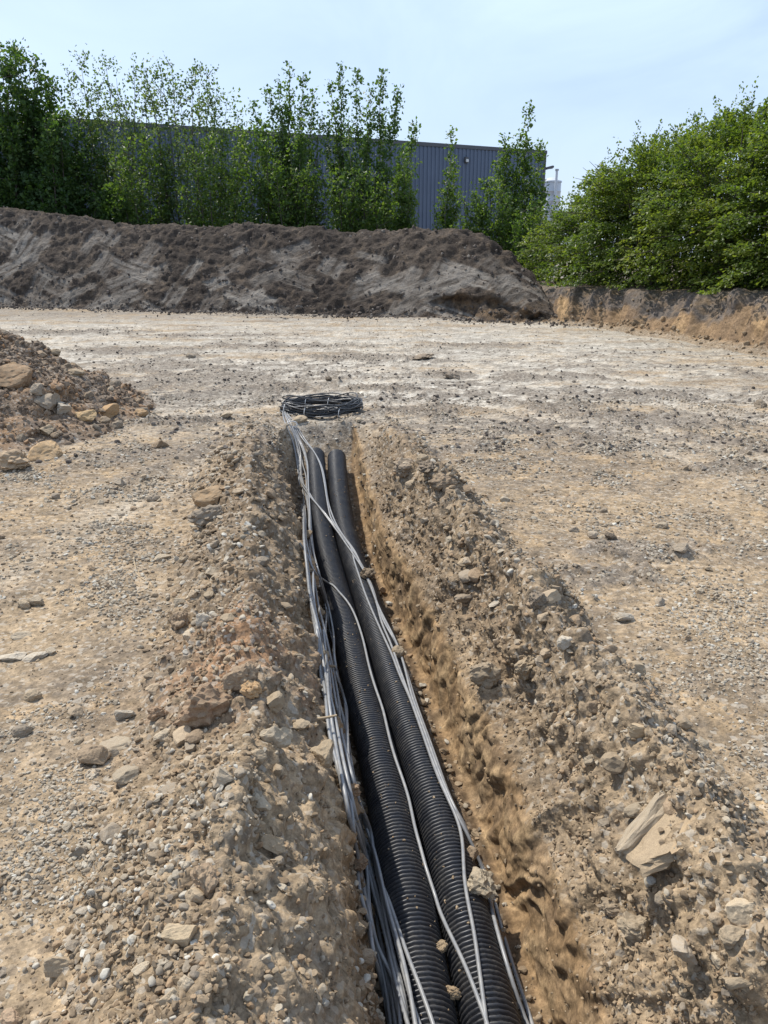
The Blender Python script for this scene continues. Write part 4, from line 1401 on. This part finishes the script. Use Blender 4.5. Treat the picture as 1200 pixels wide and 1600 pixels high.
gravel_c = pebble_collection('pebble', MAT['gravel'], 12, 500, 2)
crumb_c = pebble_collection('soil_lump', MAT['crumb'], 12, 530, 2)
heapcrumb_c = pebble_collection('heap_lump', MAT['heapcrumb'], 8, 590, 2)
dark_c = pebble_collection('dark_lump', MAT['darkcrumb'], 8, 560, 2)
r1 = np.random.default_rng(55)
dens = 1.0 / np.maximum(gd, 1.3) ** 2
patch = np.clip(0.25 + clod_ * 0.8 + 0.9 * np.clip(fbm(flatV * [1.6, 1.6, 1.6], 3, 77), -0.3, 1), 0.06, 2)
outer_ = sm(np.abs(T_), 0.5, 0.75)
scatter_set('gravel', gravel_c, [
    (18000, area * flat_ * dens * patch ** 1.8 * (Dg < 9), 0.004, 0.021, 2.8, 0.08),
    (2600, area * berm_ * dens * (0.15 + outer_) * (0.3 + patch), 0.006, 0.032, 2.2, 0.12),
    (3500, area * flat_ * (Dg > 6) * (Dg < 20) * patch / np.maximum(Dg, 1), 0.008, 0.022, 2.5, 0.05),
    (600, area * floor_ * dens, 0.008, 0.03, 1.5, 0.2)], r1)
scatter_set('soil_crumbs', crumb_c, [
    (11000, area * flat_ * dens * (Dg < 9) * (0.3 + patch), 0.004, 0.016, 2.4, 0.05),
    (13000, area * berm_ * dens * (0.45 + outer_), 0.004, 0.028, 3.0, 0.1),
    (4500, area * GI['wall'].ravel() * dens * (T_ > 0), 0.004, 0.020, 2.6, 0.05),
    (1500, area * GI['wall'].ravel() * dens * (T_ < 0), 0.005, 0.024, 2.2, 0.05),
    (1300, area * floor_ * dens, 0.008, 0.04, 1.6, 0.2)], r1)
scatter_set('dark_soil_crumbs', dark_c, [
    (4200, area * flat_ * (Dg > 4.5) * (Dg < 23) * np.clip(GI['dp'].ravel() - 0.25, 0, 1) ** 1.5 / np.maximum(Dg, 1) ** 1.3, 0.006, 0.030, 3.0, 0.05)], r1)
# loose lumps on the mound, its foot and the bank foot
mi = r1.choice(len(MV), 4200, p=(lambda w: w / w.sum())(np.where((MB_ < 0.68), np.where(MB_ < 0.09, 5.0, 1.0), 0)))
s = 0.02 + 0.09 * r1.random(len(mi)) ** 5
gn_scatter('mound_lumps', MV[mi] + MN[mi] * (s * 0.1)[:, None], s[:, None] * r1.uniform(0.7, 1.3, (len(mi), 3)), r1.uniform(-1, 6.28, (len(mi), 3)), dark_c)
fi = r1.choice(np.where(MB_ < 0.05)[0], 2600)
fo_ = MV[fi].copy(); fo_[:, 1] -= r1.exponential(0.35, len(fi)); fo_[:, 0] += r1.normal(0, 0.1, len(fi)); fo_[:, 2] = 0.015
s = 0.015 + 0.08 * r1.random(len(fi)) ** 4
gn_scatter('spilled_soil_lumps', fo_, s[:, None] * r1.uniform(0.7, 1.3, (len(fi), 3)), r1.uniform(-1, 6.28, (len(fi), 3)), dark_c)
# crumbs that fell on the ducts
dd_ = np.concatenate([dv1, dv2]); ddn = np.concatenate([dv1 - np.stack([np.interp(dv1[:, 1], CL[:, 1], CL[:, k_]) for k_ in range(3)], 1), dv2 - np.stack([np.interp(dv2[:, 1], CR[:, 1], CR[:, k_]) for k_ in range(3)], 1)])
di = r1.choice(np.where((ddn[:, 2] > 0.055) & (dd_[:, 1] < 6.5))[0], 420)
s = 0.003 + 0.009 * r1.random(len(di)) ** 3
gn_scatter('crumbs_on_ducts', dd_[di], s[:, None] * r1.uniform(0.7, 1.3, (len(di), 3)), r1.uniform(-1, 6.28, (len(di), 3)), crumb_c)
bi = r1.choice(len(BV), 1100, p=(lambda w: w / w.sum())(np.where(BB < 0.15, 5.0, np.where(BB < 0.75, 0.7, 0))))
s = 0.02 + 0.09 * r1.random(len(bi)) ** 4
gn_scatter('bank_lumps', BV[bi] + BNN[bi] * (s * 0.1)[:, None], s[:, None] * r1.uniform(0.7, 1.3, (len(bi), 3)), r1.uniform(-1, 6.28, (len(bi), 3)), crumb_c)
hi = r1.choice(hm, 2600)
s = 0.012 + 0.05 * r1.random(len(hi)) ** 2.5
gn_scatter('heap_crumbs', HV[hi] + HN[hi] * (s * 0.1)[:, None], s[:, None] * r1.uniform(0.7, 1.3, (len(hi), 3)), r1.uniform(-1, 6.28, (len(hi), 3)), heapcrumb_c)

# dry root on the left ground and stub of a root in the trench wall
def strand(name, pix, rad, label, cat, up=0.003):
    P = np.array([pick(*q)[0] + np.array([0, 0, up]) for q in pix])
    P = spline(P, 40)
    v, f = tube(P, np.linspace(rad, rad * 0.5, 40), 6)
    set_props(link(name, np_mesh(name, v, f), MAT['root']), label, cat)


strand('dry_root', [(209, 874), (210, 885), (214, 896), (222, 904), (229, 910), (233, 917)], 0.004, 'thin curled dry root lying on the left ground', 'root')
a = pick(503, 1136)[0] + np.array([-0.02, 0, 0.03])
v, f = tube(spline([a, a + [0.03, 0.0, 0.004], a + [0.075, 0.004, 0.012]], 12), np.linspace(0.006, 0.004, 12), 7)
set_props(link('root_stub', np_mesh('root_stub', v, f), MAT['root']), 'short broken root sticking out of the left trench wall', 'root')

# ------------------------------------------------------------------ warehouse, silo
def build_warehouse():
    A, B = at(-330, 150, 33.0), at(851, 236, 50.0)
    B = at(851, 236, 50.0); Ht = B[2]
    L0 = at(120, 186, 1.0); L0 = atz(120, 186, Ht)
    dirv = (L0 - B)[:2]; dirv /= np.linalg.norm(dirv)
    A = B[:2] + dirv * 44.0
    L = 44.0
    ang = math.atan2(-dirv[1], -dirv[0])            # local +x runs from the left end to the right corner
    root = empty('warehouse', (A[0], A[1], 0), ang)
    # trapezoidal cladding, real folds
    pitch, depth = 0.25, 0.045
    prof = [(0, 0), (0.36, 0), (0.48, -depth / 1), (0.88, -depth), (1.0, 0)]
    xs, ys = [], []
    n = int(L / pitch)
    for i in range(n):
        for a_, b_ in prof[:-1]:
            xs.append((i + a_) * pitch); ys.append(b_)
    xs.append(n * pitch); ys.append(0)
    xs, ys = np.array(xs), np.array(ys)
    V = np.concatenate([np.stack([xs, ys, 0 * xs - 0.3], 1), np.stack([xs, ys, 0 * xs + Ht - 0.16], 1)])
    me = np_mesh('cladding', V, grid_faces(2, len(xs)), smooth=False)
    link('cladding', me, MAT['clad'], root)
    LL = n * pitch
    # gable wall seen edge-on, roof, eaves trim, corner trim
    link('end_wall', box_mesh('end_wall', [((LL + 0.03, 12.0, Ht / 2 - 0.1), (0.10, 24.0, Ht - 0.12))]), MAT['clad'], root)
    link('roof', box_mesh('roof', [((LL / 2, 12.05, Ht - 0.10), (LL - 0.1, 23.8, 0.12))]), MAT['trim'], root)
    link('eaves_trim', box_mesh('eaves_trim', [((LL / 2 + 0.04, 0.02, Ht - 0.07), (LL + 0.22, 0.20, 0.20))], 0.015), MAT['trim'], root)
    link('corner_trim', box_mesh('corner_trim', [((LL + 0.03, 0.0, Ht / 2 - 0.17), (0.16, 0.15, Ht - 0.02))], 0.01), MAT['trim'], root)
    # small bulkhead light under the eaves
    lx = LL - np.linalg.norm(at(740, 234, 47)[:2] - B[:2]) * 1.0
    bl = empty('wall_light'); bl.parent = root; bl.location = (lx, -0.13, Ht - 0.75)
    link('housing', box_mesh('housing', [((0, 0.03, 0), (0.26, 0.16, 0.30))], 0.03), MAT['trim'], bl)
    link('lens', box_mesh('lens', [((0, -0.075, -0.04), (0.18, 0.06, 0.16))], 0.02), MAT['lens'], bl)
    # flood light on an arm at the right corner
    fl = empty('flood_light'); fl.parent = root; fl.location = (LL + 0.08, 0.5, Ht - 1.05)
    v, f = tube(spline([(0, 0, 0), (0.15, 0, 0.03), (0.45, 0, 0.16)], 12), 0.035, 8)
    link('arm', np_mesh('arm', v, f), MAT['grey_steel'], fl)
    hd_ = box_mesh('lamp_head', [((0.0, 0, 0), (0.62, 0.30, 0.14))], 0.04)
    o = link('lamp_head', hd_, MAT['trim'], fl); o.location = (0.68, 0, 0.22); o.rotation_euler = (0, R(-14), 0)
    o2 = link('lens', box_mesh('lens', [((0.68, 0, 0.13), (0.46, 0.22, 0.03))]), MAT['lens'], fl); o2.rotation_euler = (0, R(-3), 0)
    v, f = tube(np.array([(0.0, 0, 0.95), (0.22, 0, 0.95)]), 0.05, 8)
    link('overflow_pipe', np_mesh('overflow_pipe', v, f), MAT['grey_steel'], fl)
    set_props(root, 'long blue-grey corrugated steel warehouse behind the trees', 'warehouse')


build_warehouse()


def build_silo():
    c = at(858, 300, 68)
    top = at(858, 284, 68)[2]
    rad = 0.78
    root = empty('silo', (c[0] + 0.15, 68, 0))
    th = np.linspace(0, 2 * np.pi, 40, endpoint=False)
    rows = [(0, rad)]
    for k in range(1, 10):
        z = top * k / 10
        rows += [(z - 0.05, rad), (z - 0.03, rad + 0.03), (z + 0.03, rad + 0.03), (z + 0.05, rad)]
    rows += [(top - 0.02, rad)]
    V = np.concatenate([np.stack([r_ * np.cos(th), r_ * np.sin(th), 0 * th + z], 1) for z, r_ in rows])
    link('shell', np_mesh('shell', V, grid_faces(len(rows), 40, True)), MAT['white_steel'], root)
    rows = [(top - 0.06, rad + 0.05), (top + 0.04, rad + 0.05), (top + 0.06, rad), (top + 0.20, rad * 0.6), (top + 0.30, 0.25), (top + 0.31, 0.01)]
    V = np.concatenate([np.stack([r_ * np.cos(th), r_ * np.sin(th), 0 * th + z], 1) for z, r_ in rows])
    link('cap', np_mesh('cap', V, grid_faces(len(rows), 40, True)), MAT['white_steel'], root)
    v, f = tube(np.array([(0.15, -rad - 0.3, 0), (0.15, -rad - 0.3, top + 0.75)]), 0.10, 10)
    link('vent_pipe', np_mesh('vent_pipe', v, f), MAT['white_steel'], root)
    v, f = tube(np.array([(0.15, -rad - 0.3, top + 0.72), (0.15, -rad - 0.3, top + 0.85)]), 0.15, 10)
    link('pipe_cowl', np_mesh('pipe_cowl', v, f), MAT['grey_steel'], root)
    set_props(root, 'pale steel silo with a vent pipe right of the warehouse corner', 'silo')


build_silo()

# ------------------------------------------------------------------ trees and shrubs
def leaf_mesh(name, P, A, S, Lg, Wd, rnd):
    """P base points, A long axis, S side axis, one folded leaf each"""
    n = len(P)
    Nn = np.cross(A, S)
    mid = P + A * (Lg * 0.5)[:, None]
    fold = Nn * (Wd * 0.3)[:, None]
    V = np.stack([P, mid - S * (Wd * 0.5)[:, None] + fold, P + A * Lg[:, None], mid + S * (Wd * 0.5)[:, None] + fold], 1).reshape(-1, 3)
    b = np.arange(n) * 4
    F = np.concatenate([np.stack([b, b + 1, b + 2], 1), np.stack([b, b + 2, b + 3], 1)])
    me = np_mesh(name, V, F)
    add_attr(me, 'rnd', np.repeat(rnd, 4), 'FLOAT')
    return me


def unit(v):
    return v / np.maximum(np.linalg.norm(v, axis=-1, keepdims=True), 1e-9)


def stem_tree(name, label, base, tips, mat, bark, r, shoot=0.8, up=0.8, per_m=9, leaves_m=26, leaf=0.10, start=0.12, tipfade=0.25, trunk=0.05, group=None, cat='tree', bend=0.55, dense=1.0):
    base = np.array(base, dtype=float)
    root = empty(name, base)
    items, S0, SD, SL, ST = [], [], [], [], []
    for tip in tips:
        tip = np.array(tip, dtype=float) - base
        t = np.linspace(0, 1, 16)
        path = np.stack([tip[0] * t ** bend, tip[1] * t ** bend, tip[2] * t], 1)
        path += 0.06 * np.linalg.norm(tip) * 0.25 * np.stack([np.sin(t * 5 + r.uniform(0, 6)), np.sin(t * 4 + r.uniform(0, 6)), 0 * t], 1) * (t * (1 - t) * 4)[:, None]
        Ln = np.linalg.norm(np.diff(path, axis=0), axis=1).sum()
        items.append((path, trunk * (1 - t * 0.88) * r.uniform(0.7, 1.1)))
        k = int(Ln * per_m * 1.25 * dense)
        tt = start + (1 - start) * r.random(k)
        S0.append(np.stack([np.interp(tt, t, path[:, c]) for c in range(3)], 1))
        az = r.uniform(0, 2 * np.pi, k)
        el = np.clip(r.normal(up, 0.28, k), -0.3, 1.45)
        SD.append(np.stack([np.cos(az) * np.cos(el), np.sin(az) * np.cos(el), np.sin(el)], 1))
        SL.append(shoot * (tipfade + (1 - tipfade) * (1 - tt) ** 0.7) * r.uniform(0.5, 1.25, k))
        ST.append(tt)
    S0, SD, SL, ST = map(np.concatenate, (S0, SD, SL, ST))
    for j in r.choice(len(S0), min(len(S0), 90), replace=False):
        q = np.linspace(0, 1, 4)[:, None]
        items.append((S0[j] + SD[j] * SL[j] * q + np.array([0, 0, 0.1]) * SL[j] * q ** 2, trunk * 0.22 * (1 - 0.8 * q[:, 0]) + 0.004))
    me = tubes_mesh('trunk', items, 5)
    link('trunk', me, bark, root)
    nl = np.maximum(3, (SL * leaves_m * 1.5 * r.uniform(0.5, 1.4, len(SL)))).astype(int)
    idx = np.repeat(np.arange(len(S0)), nl)
    u = r.random(len(idx)) ** 0.8
    P = S0[idx] + SD[idx] * (SL[idx] * u)[:, None] + np.array([0, 0, 0.1]) * (SL[idx] * u ** 2)[:, None]
    P += r.normal(0, leaf * 0.75, P.shape)
    A = unit(SD[idx] * 0.7 + r.normal(0, 0.75, P.shape) + [0, 0, -0.25])
    Sd = unit(np.cross(A, r.normal(0, 1, P.shape) + [0, 0, 0.8]))
    Lg = leaf * 1.22 * r.uniform(0.55, 1.35, len(P))
    shoot_c = r.random(len(S0))[idx]
    rnd = np.clip(0.45 * shoot_c + 0.55 * r.random(len(P)), 0, 1)
    link('crown', leaf_mesh('crown', P, A, Sd, Lg, Lg * r.uniform(0.55, 0.8, len(P)), rnd), mat, root)
    set_props(root, label, cat, group)
    return len(P)


rt = np.random.default_rng(66)
nleaf = 0


def tips_at(pts, Y, spread=0.6):
    return [at(px, py, Y + rt.uniform(-spread, spread)) for px, py in pts]


def base_at(px, Y, z=0.0):
    p = at(px, 350, Y); return (p[0], Y, z)


nleaf += stem_tree('broadleaf_tree', 'dense dark green tree at the far left, its crown leaving the picture', base_at(10, 33),
    tips_at([(-60, 95), (-30, 90), (0, 84), (28, 82), (55, 92), (75, 130), (100, 190), (-20, 150), (40, 160), (70, 210), (115, 240), (10, 220), (-40, 230), (60, 280), (110, 300), (0, 290)], 33, 1.4),
    MAT['leaf_dark'], MAT['bark'], rt, shoot=1.3, up=0.45, per_m=11, leaves_m=28, leaf=0.125, start=0.1, tipfade=0.45, trunk=0.09)
nleaf += stem_tree('broadleaf_tree', 'shorter dark bushy tree right of the far-left tree', base_at(105, 32),
    tips_at([(92, 178), (118, 196), (70, 190), (145, 222), (165, 255), (85, 240), (120, 262), (185, 280), (150, 300), (60, 290), (100, 310), (190, 320)], 32, 1.0),
    MAT['leaf_dark'], MAT['bark'], rt, shoot=1.05, up=0.45, per_m=10, leaves_m=24, leaf=0.115, start=0.06, tipfade=0.45, trunk=0.06)
nleaf += stem_tree('willow_tree', 'thin open tree with sparse silvery leaves, left of two against the sky', base_at(190, 34),
    tips_at([(104, 108), (124, 86), (148, 112), (165, 100), (182, 122), (208, 100), (140, 150), (226, 128), (160, 170), (195, 165)], 34, 1.2),
    MAT['leaf_pale'], MAT['bark'], rt, shoot=1.05, up=0.8, per_m=8, leaves_m=13, leaf=0.10, start=0.12, tipfade=0.4, trunk=0.05)
nleaf += stem_tree('willow_tree', 'fan-shaped open tree with sparse silvery leaves, right of two against the sky', base_at(298, 33),
    tips_at([(226, 106), (250, 104), (268, 104), (300, 112), (322, 106), (340, 128), (356, 150), (372, 178), (240, 150), (280, 140), (310, 150), (388, 205), (215, 190)], 33, 1.2),
    MAT['leaf_pale'], MAT['bark'], rt, shoot=1.05, up=0.75, per_m=8, leaves_m=13, leaf=0.10, start=0.1, tipfade=0.4, trunk=0.05)
for (bx_, pts, Y, lab) in [
    (225, [(200, 225), (225, 215), (250, 230), (180, 260), (270, 260), (215, 290), (250, 300), (195, 310)], 31.5, 'leafy green shrub under the left silvery tree'),
    (335, [(300, 235), (325, 215), (350, 220), (375, 215), (310, 280), (345, 270), (380, 275), (290, 300)], 31, 'leafy green shrub under the right silvery tree'),
    (405, [(380, 205), (400, 200), (420, 215), (440, 250), (390, 270), (430, 290), (370, 300)], 30.5, 'leafy green shrub left of the spiry poplars')]:
    nleaf += stem_tree('leafy_shrub', lab, base_at(bx_, Y), tips_at(pts, Y, 0.8), MAT['leaf_mid'], MAT['bark'], rt, shoot=0.8, up=0.5, per_m=9, leaves_m=17, leaf=0.10, start=0.06, tipfade=0.5, trunk=0.04, cat='shrub', dense=1.4)
nleaf += stem_tree('poplar_tree', 'poplar with narrow upright spires, left of the two tall ones', base_at(455, 31),
    tips_at([(397, 160), (420, 140), (433, 122), (452, 96), (474, 120), (488, 142), (412, 195), (500, 190), (440, 180), (470, 190)], 31, 0.8),
    MAT['leaf_poplar'], MAT['palebark'], rt, shoot=0.72, up=0.9, per_m=14, leaves_m=24, leaf=0.10, start=0.1, tipfade=0.18, trunk=0.045, bend=0.5)
nleaf += stem_tree('poplar_tree', 'poplar with spreading spires leaning right, in front of the warehouse', base_at(565, 31),
    tips_at([(515, 124), (532, 100), (558, 112), (578, 138), (596, 112), (621, 138), (648, 197), (505, 180), (545, 180), (575, 200), (600, 190), (630, 230)], 31, 0.8),
    MAT['leaf_poplar'], MAT['palebark'], rt, shoot=0.74, up=0.88, per_m=14, leaves_m=23, leaf=0.10, start=0.1, tipfade=0.18, trunk=0.045, bend=0.5)
for (bx_, pts, Y, lab) in [
    (470, [(430, 255), (455, 240), (480, 250), (500, 265), (440, 300), (490, 300), (465, 290)], 29.5, 'low green shrub at the foot of the left poplar'),
    (530, [(505, 270), (530, 260), (555, 275), (520, 310), (550, 305)], 29.3, 'low green shrub between the two poplars'),
    (590, [(560, 265), (585, 270), (605, 290), (570, 310), (600, 320), (620, 330)], 29.3, 'low green shrub at the foot of the right poplar')]:
    nleaf += stem_tree('leafy_shrub', lab, base_at(bx_, Y), tips_at(pts, Y, 0.6), MAT['leaf_mid'], MAT['bark'], rt, shoot=0.7, up=0.5, per_m=9, leaves_m=17, leaf=0.095, start=0.06, tipfade=0.5, trunk=0.035, cat='shrub', dense=1.15)
nleaf += stem_tree('young_poplar', 'slim columnar young poplar just right of the tall poplars', base_at(632, 29),
    tips_at([(630, 236), (640, 268), (622, 275), (645, 310), (618, 320)], 29, 0.3), MAT['leaf_mid'], MAT['palebark'], rt, shoot=0.45, up=0.8, per_m=16, leaves_m=30, leaf=0.09, start=0.1, tipfade=0.3, trunk=0.03)
nleaf += stem_tree('young_poplar', 'slim young poplar standing alone before the warehouse wall', base_at(704, 28.5),
    tips_at([(705, 201), (712, 250), (698, 272), (690, 300), (716, 300), (680, 326)], 28.5, 0.3), MAT['leaf_mid'], MAT['palebark'], rt, shoot=0.42, up=0.85, per_m=16, leaves_m=28, leaf=0.09, start=0.1, tipfade=0.22, trunk=0.03)
nleaf += stem_tree('young_poplar', 'bushy young poplar with one tall spire at the warehouse corner', base_at(812, 28),
    tips_at([(828, 168), (790, 216), (808, 214), (845, 222), (778, 250), (850, 290), (800, 270), (830, 260), (842, 320)], 28, 0.5), MAT['leaf_mid'], MAT['palebark'], rt, shoot=0.6, up=0.75, per_m=15, leaves_m=28, leaf=0.095, start=0.1, tipfade=0.2, trunk=0.035)
for (bx_, pts, Y, lab) in [
    (745, [(725, 312), (745, 298), (762, 290), (735, 335), (755, 330)], 27.6, 'round green shrub between the lone young poplar and the corner'),
    (785, [(768, 285), (785, 292), (800, 305), (775, 330), (795, 345), (760, 340)], 27.2, 'bright green shrub in front of the warehouse corner'),
    (835, [(815, 325), (835, 318), (852, 330), (825, 352), (845, 362), (862, 350), (805, 352)], 26.4, 'green shrub behind the right end of the mound')]:
    nleaf += stem_tree('leafy_shrub', lab, base_at(bx_, Y), tips_at(pts, Y, 0.5), MAT['leaf_mid'], MAT['bark'], rt, shoot=0.62, up=0.55, per_m=12, leaves_m=24, leaf=0.09, start=0.05, tipfade=0.5, trunk=0.03, cat='shrub')


def hedge_bush(c, rad, hgt, z0, r, label, nspray=420):
    """layered sprays of leaves on a rounded bush"""
    root = empty('hedge_bush', (c[0], c[1], z0))
    th = r.uniform(0, 2 * np.pi, nspray)
    q = r.random(nspray)
    zz = hgt * (0.02 + 0.98 * q ** 0.85)
    prof = np.interp(zz / hgt, [0, 0.15, 0.5, 0.8, 0.93, 1.0], [1.0, 1.06, 1.0, 0.78, 0.5, 0.15])
    lump = 1 + 0.42 * fbm(np.stack([np.cos(th) * 1.7, np.sin(th) * 1.7, zz * 1.3 + c[0]], 1), 3, 5)
    zz = zz * (1 + 0.16 * fbm(np.stack([np.cos(th) * 2.2 * q, np.sin(th) * 2.2 * q, 0 * th + c[1]], 1), 2, 9))
    depth = 1 - 0.6 * r.random(nspray) ** 1.7
    S = np.stack([np.cos(th) * rad * prof * lump * depth, np.sin(th) * rad * prof * lump * depth, zz], 1)
    el = np.interp(zz / hgt, [0, 0.5, 0.85, 1], [-0.25, 0.0, 0.5, 1.1]) + r.normal(0, 0.2, nspray)
    az = th + r.normal(0, 0.45, nspray)
    D = np.stack([np.cos(az) * np.cos(el), np.sin(az) * np.cos(el), np.sin(el)], 1)
    L = r.uniform(0.35, 0.8, nspray)
    side = unit(np.cross(D, [0, 0, 1.0]))
    nl = (L * r.uniform(60, 100, nspray)).astype(int)
    idx = np.repeat(np.arange(nspray), nl)
    u = r.random(len(idx)) ** 0.75
    wv = r.normal(0, 0.17, len(idx)) * (1.05 - u * 0.8)
    P = S[idx] + D[idx] * (L[idx] * (u - 0.35))[:, None] + side[idx] * wv[:, None] + np.array([0, 0, -0.22]) * (u ** 2 * L[idx])[:, None]
    P[:, 2] += r.normal(0, 0.03, len(idx))
    A = unit(D[idx] * 0.6 + side[idx] * np.sign(wv)[:, None] * 0.6 + r.normal(0, 0.35, P.shape) + [0, 0, -0.2])
    Sd = unit(np.cross(A, np.array([0, 0, 1.0]) + r.normal(0, 0.4, P.shape)))
    Lg = r.uniform(0.055, 0.108, len(P))
    patchy = np.clip(0.35 + 0.9 * fbm(S * 0.9 + c[0], 2, 12), 0, 1)
    rnd = np.clip((0.3 * r.random(nspray) + 0.4 * patchy)[idx] + 0.35 * r.random(len(P)) + 0.12 * (u - 0.5), 0, 1)
    P[:, 2] = np.maximum(P[:, 2], 0.01)
    ns = 70
    top_i = r.choice(np.where(zz > 0.55 * hgt)[0], ns)
    sl = r.uniform(0.25, 0.75, ns)
    ndir = unit(np.stack([r.normal(0, 0.35, ns), r.normal(0, 0.35, ns), np.ones(ns)], 1))
    k_ = np.repeat(np.arange(ns), 22)
    u2 = r.random(len(k_))
    P2 = (S[top_i] + D[top_i] * 0.15)[k_] + ndir[k_] * (sl[k_] * u2)[:, None] + r.normal(0, 0.045, (len(k_), 3)) * (1.1 - 0.7 * u2)[:, None]
    A2 = unit(ndir[k_] * 0.5 + r.normal(0, 0.7, P2.shape))
    P = np.concatenate([P, P2]); A = np.concatenate([A, A2])
    Sd = np.concatenate([Sd, unit(np.cross(A2, r.normal(0, 1, P2.shape)))])
    Lg = np.concatenate([Lg, r.uniform(0.05, 0.09, len(P2))]); rnd = np.concatenate([rnd, r.uniform(0.2, 0.9, len(P2))])
    link('crown', leaf_mesh('crown', P, A, Sd, Lg, Lg * 0.62, rnd), MAT['leaf_hedge'], root)
    items = []
    for k in range(9):
        a_ = r.uniform(0, 6.28); e = rad * r.uniform(0.3, 0.75)
        t = np.linspace(0, 1, 8)
        items.append((np.stack([0.15 * np.cos(a_) + e * np.cos(a_) * t ** 1.3, 0.15 * np.sin(a_) + e * np.sin(a_) * t ** 1.3, t * hgt * r.uniform(0.7, 0.95)], 1), 0.05 * (1 - 0.85 * t)))
    for j in r.choice(nspray, 120, replace=False):
        q_ = np.linspace(-0.5, 0.8, 4)[:, None]
        items.append((S[j] + D[j] * L[j] * q_, 0.012 - 0.008 * (q_[:, 0] + 0.5) / 1.3))
    link('trunk', tubes_mesh('trunk', items, 5), MAT['bark'], root)
    set_props(root, label, 'hedge bush', 'bushes of the tall hedge above the cut bank')
    return len(P)


rh_ = np.random.default_rng(88)
# centres: front row set back from the bank edge, heights as the hedge steps down into the distance
HB = [((5.7, 24.4), 1.25, 1.8, 'hedge bush at the far end beside the silo, lowest of the row'),
      ((6.25, 22.6), 1.6, 2.35, 'second hedge bush from the far end of the row'),
      ((6.75, 20.4), 1.9, 3.1, 'third hedge bush from the far end of the row'),
      ((7.7, 18.0), 1.95, 3.3, 'fourth hedge bush from the far end, mid-row above the bank'),
      ((8.6, 15.6), 2.0, 3.4, 'hedge bush second from the right picture edge'),
      ((9.6, 13.0), 2.1, 3.6, 'nearest hedge bush at the right picture edge'),
      ((8.9, 21.8), 2.1, 3.7, 'hedge bush standing behind the middle of the row'),
      ((10.2, 18.2), 2.2, 4.0, 'taller hedge bush standing behind the nearer part of the row')]
for (c, rad, hgt, lab) in HB:
    nleaf += hedge_bush(c, rad, hgt, 0.92, rh_, lab, int((410 if 'behind' not in lab else 240) * rad * hgt / 3.4))

# ------------------------------------------------------------------ grass along the top of the mound
def grass():
    n_t = []
    for (px, w, n, Y) in [(490, 26, 700, 28.0), (560, 34, 600, 27.6), (618, 20, 250, 27.2), (800, 40, 800, 25.2), (850, 25, 500, 23.6), (440, 20, 200, 28.2)]:
        for _ in range(n):
            x = px + rt.normal(0, w * 0.5)
            n_t.append(((x - 600) / 1200 * (Y * cp + 0.5), Y + rt.normal(0, 0.3)))
    XY = np.array(n_t)
    # ground height there: nearest mound point
    Z = np.empty(len(XY))
    sub = MV[::3]
    for i in range(0, len(XY), 200):
        dd = ((XY[i:i + 200, None, :] - sub[None, :, :2]) ** 2).sum(2)
        Z[i:i + 200] = sub[dd.argmin(1), 2]
    n = len(XY)
    P = np.stack([XY[:, 0], XY[:, 1], Z - 0.02], 1)
    A = unit(np.stack([rt.normal(0, 0.35, n), rt.normal(0, 0.35, n), np.ones(n)], 1))
    S = unit(np.cross(A, rt.normal(0, 1, (n, 3))))
    Lg = rt.uniform(0.12, 0.36, n)
    o = link('grass', leaf_mesh('grass', P, A, S, Lg, rt.uniform(0.015, 0.04, n), rt.random(n)), MAT['grass'])
    set_props(o, kind='stuff')


grass()
print('tris', sum(len(m_.loop_triangles) or sum(len(p.vertices)-2 for p in m_.polygons) for m_ in {o.data for o in COL.objects if o.type=='MESH'}))
print('leaves', nleaf, 'ground verts', GV.shape)
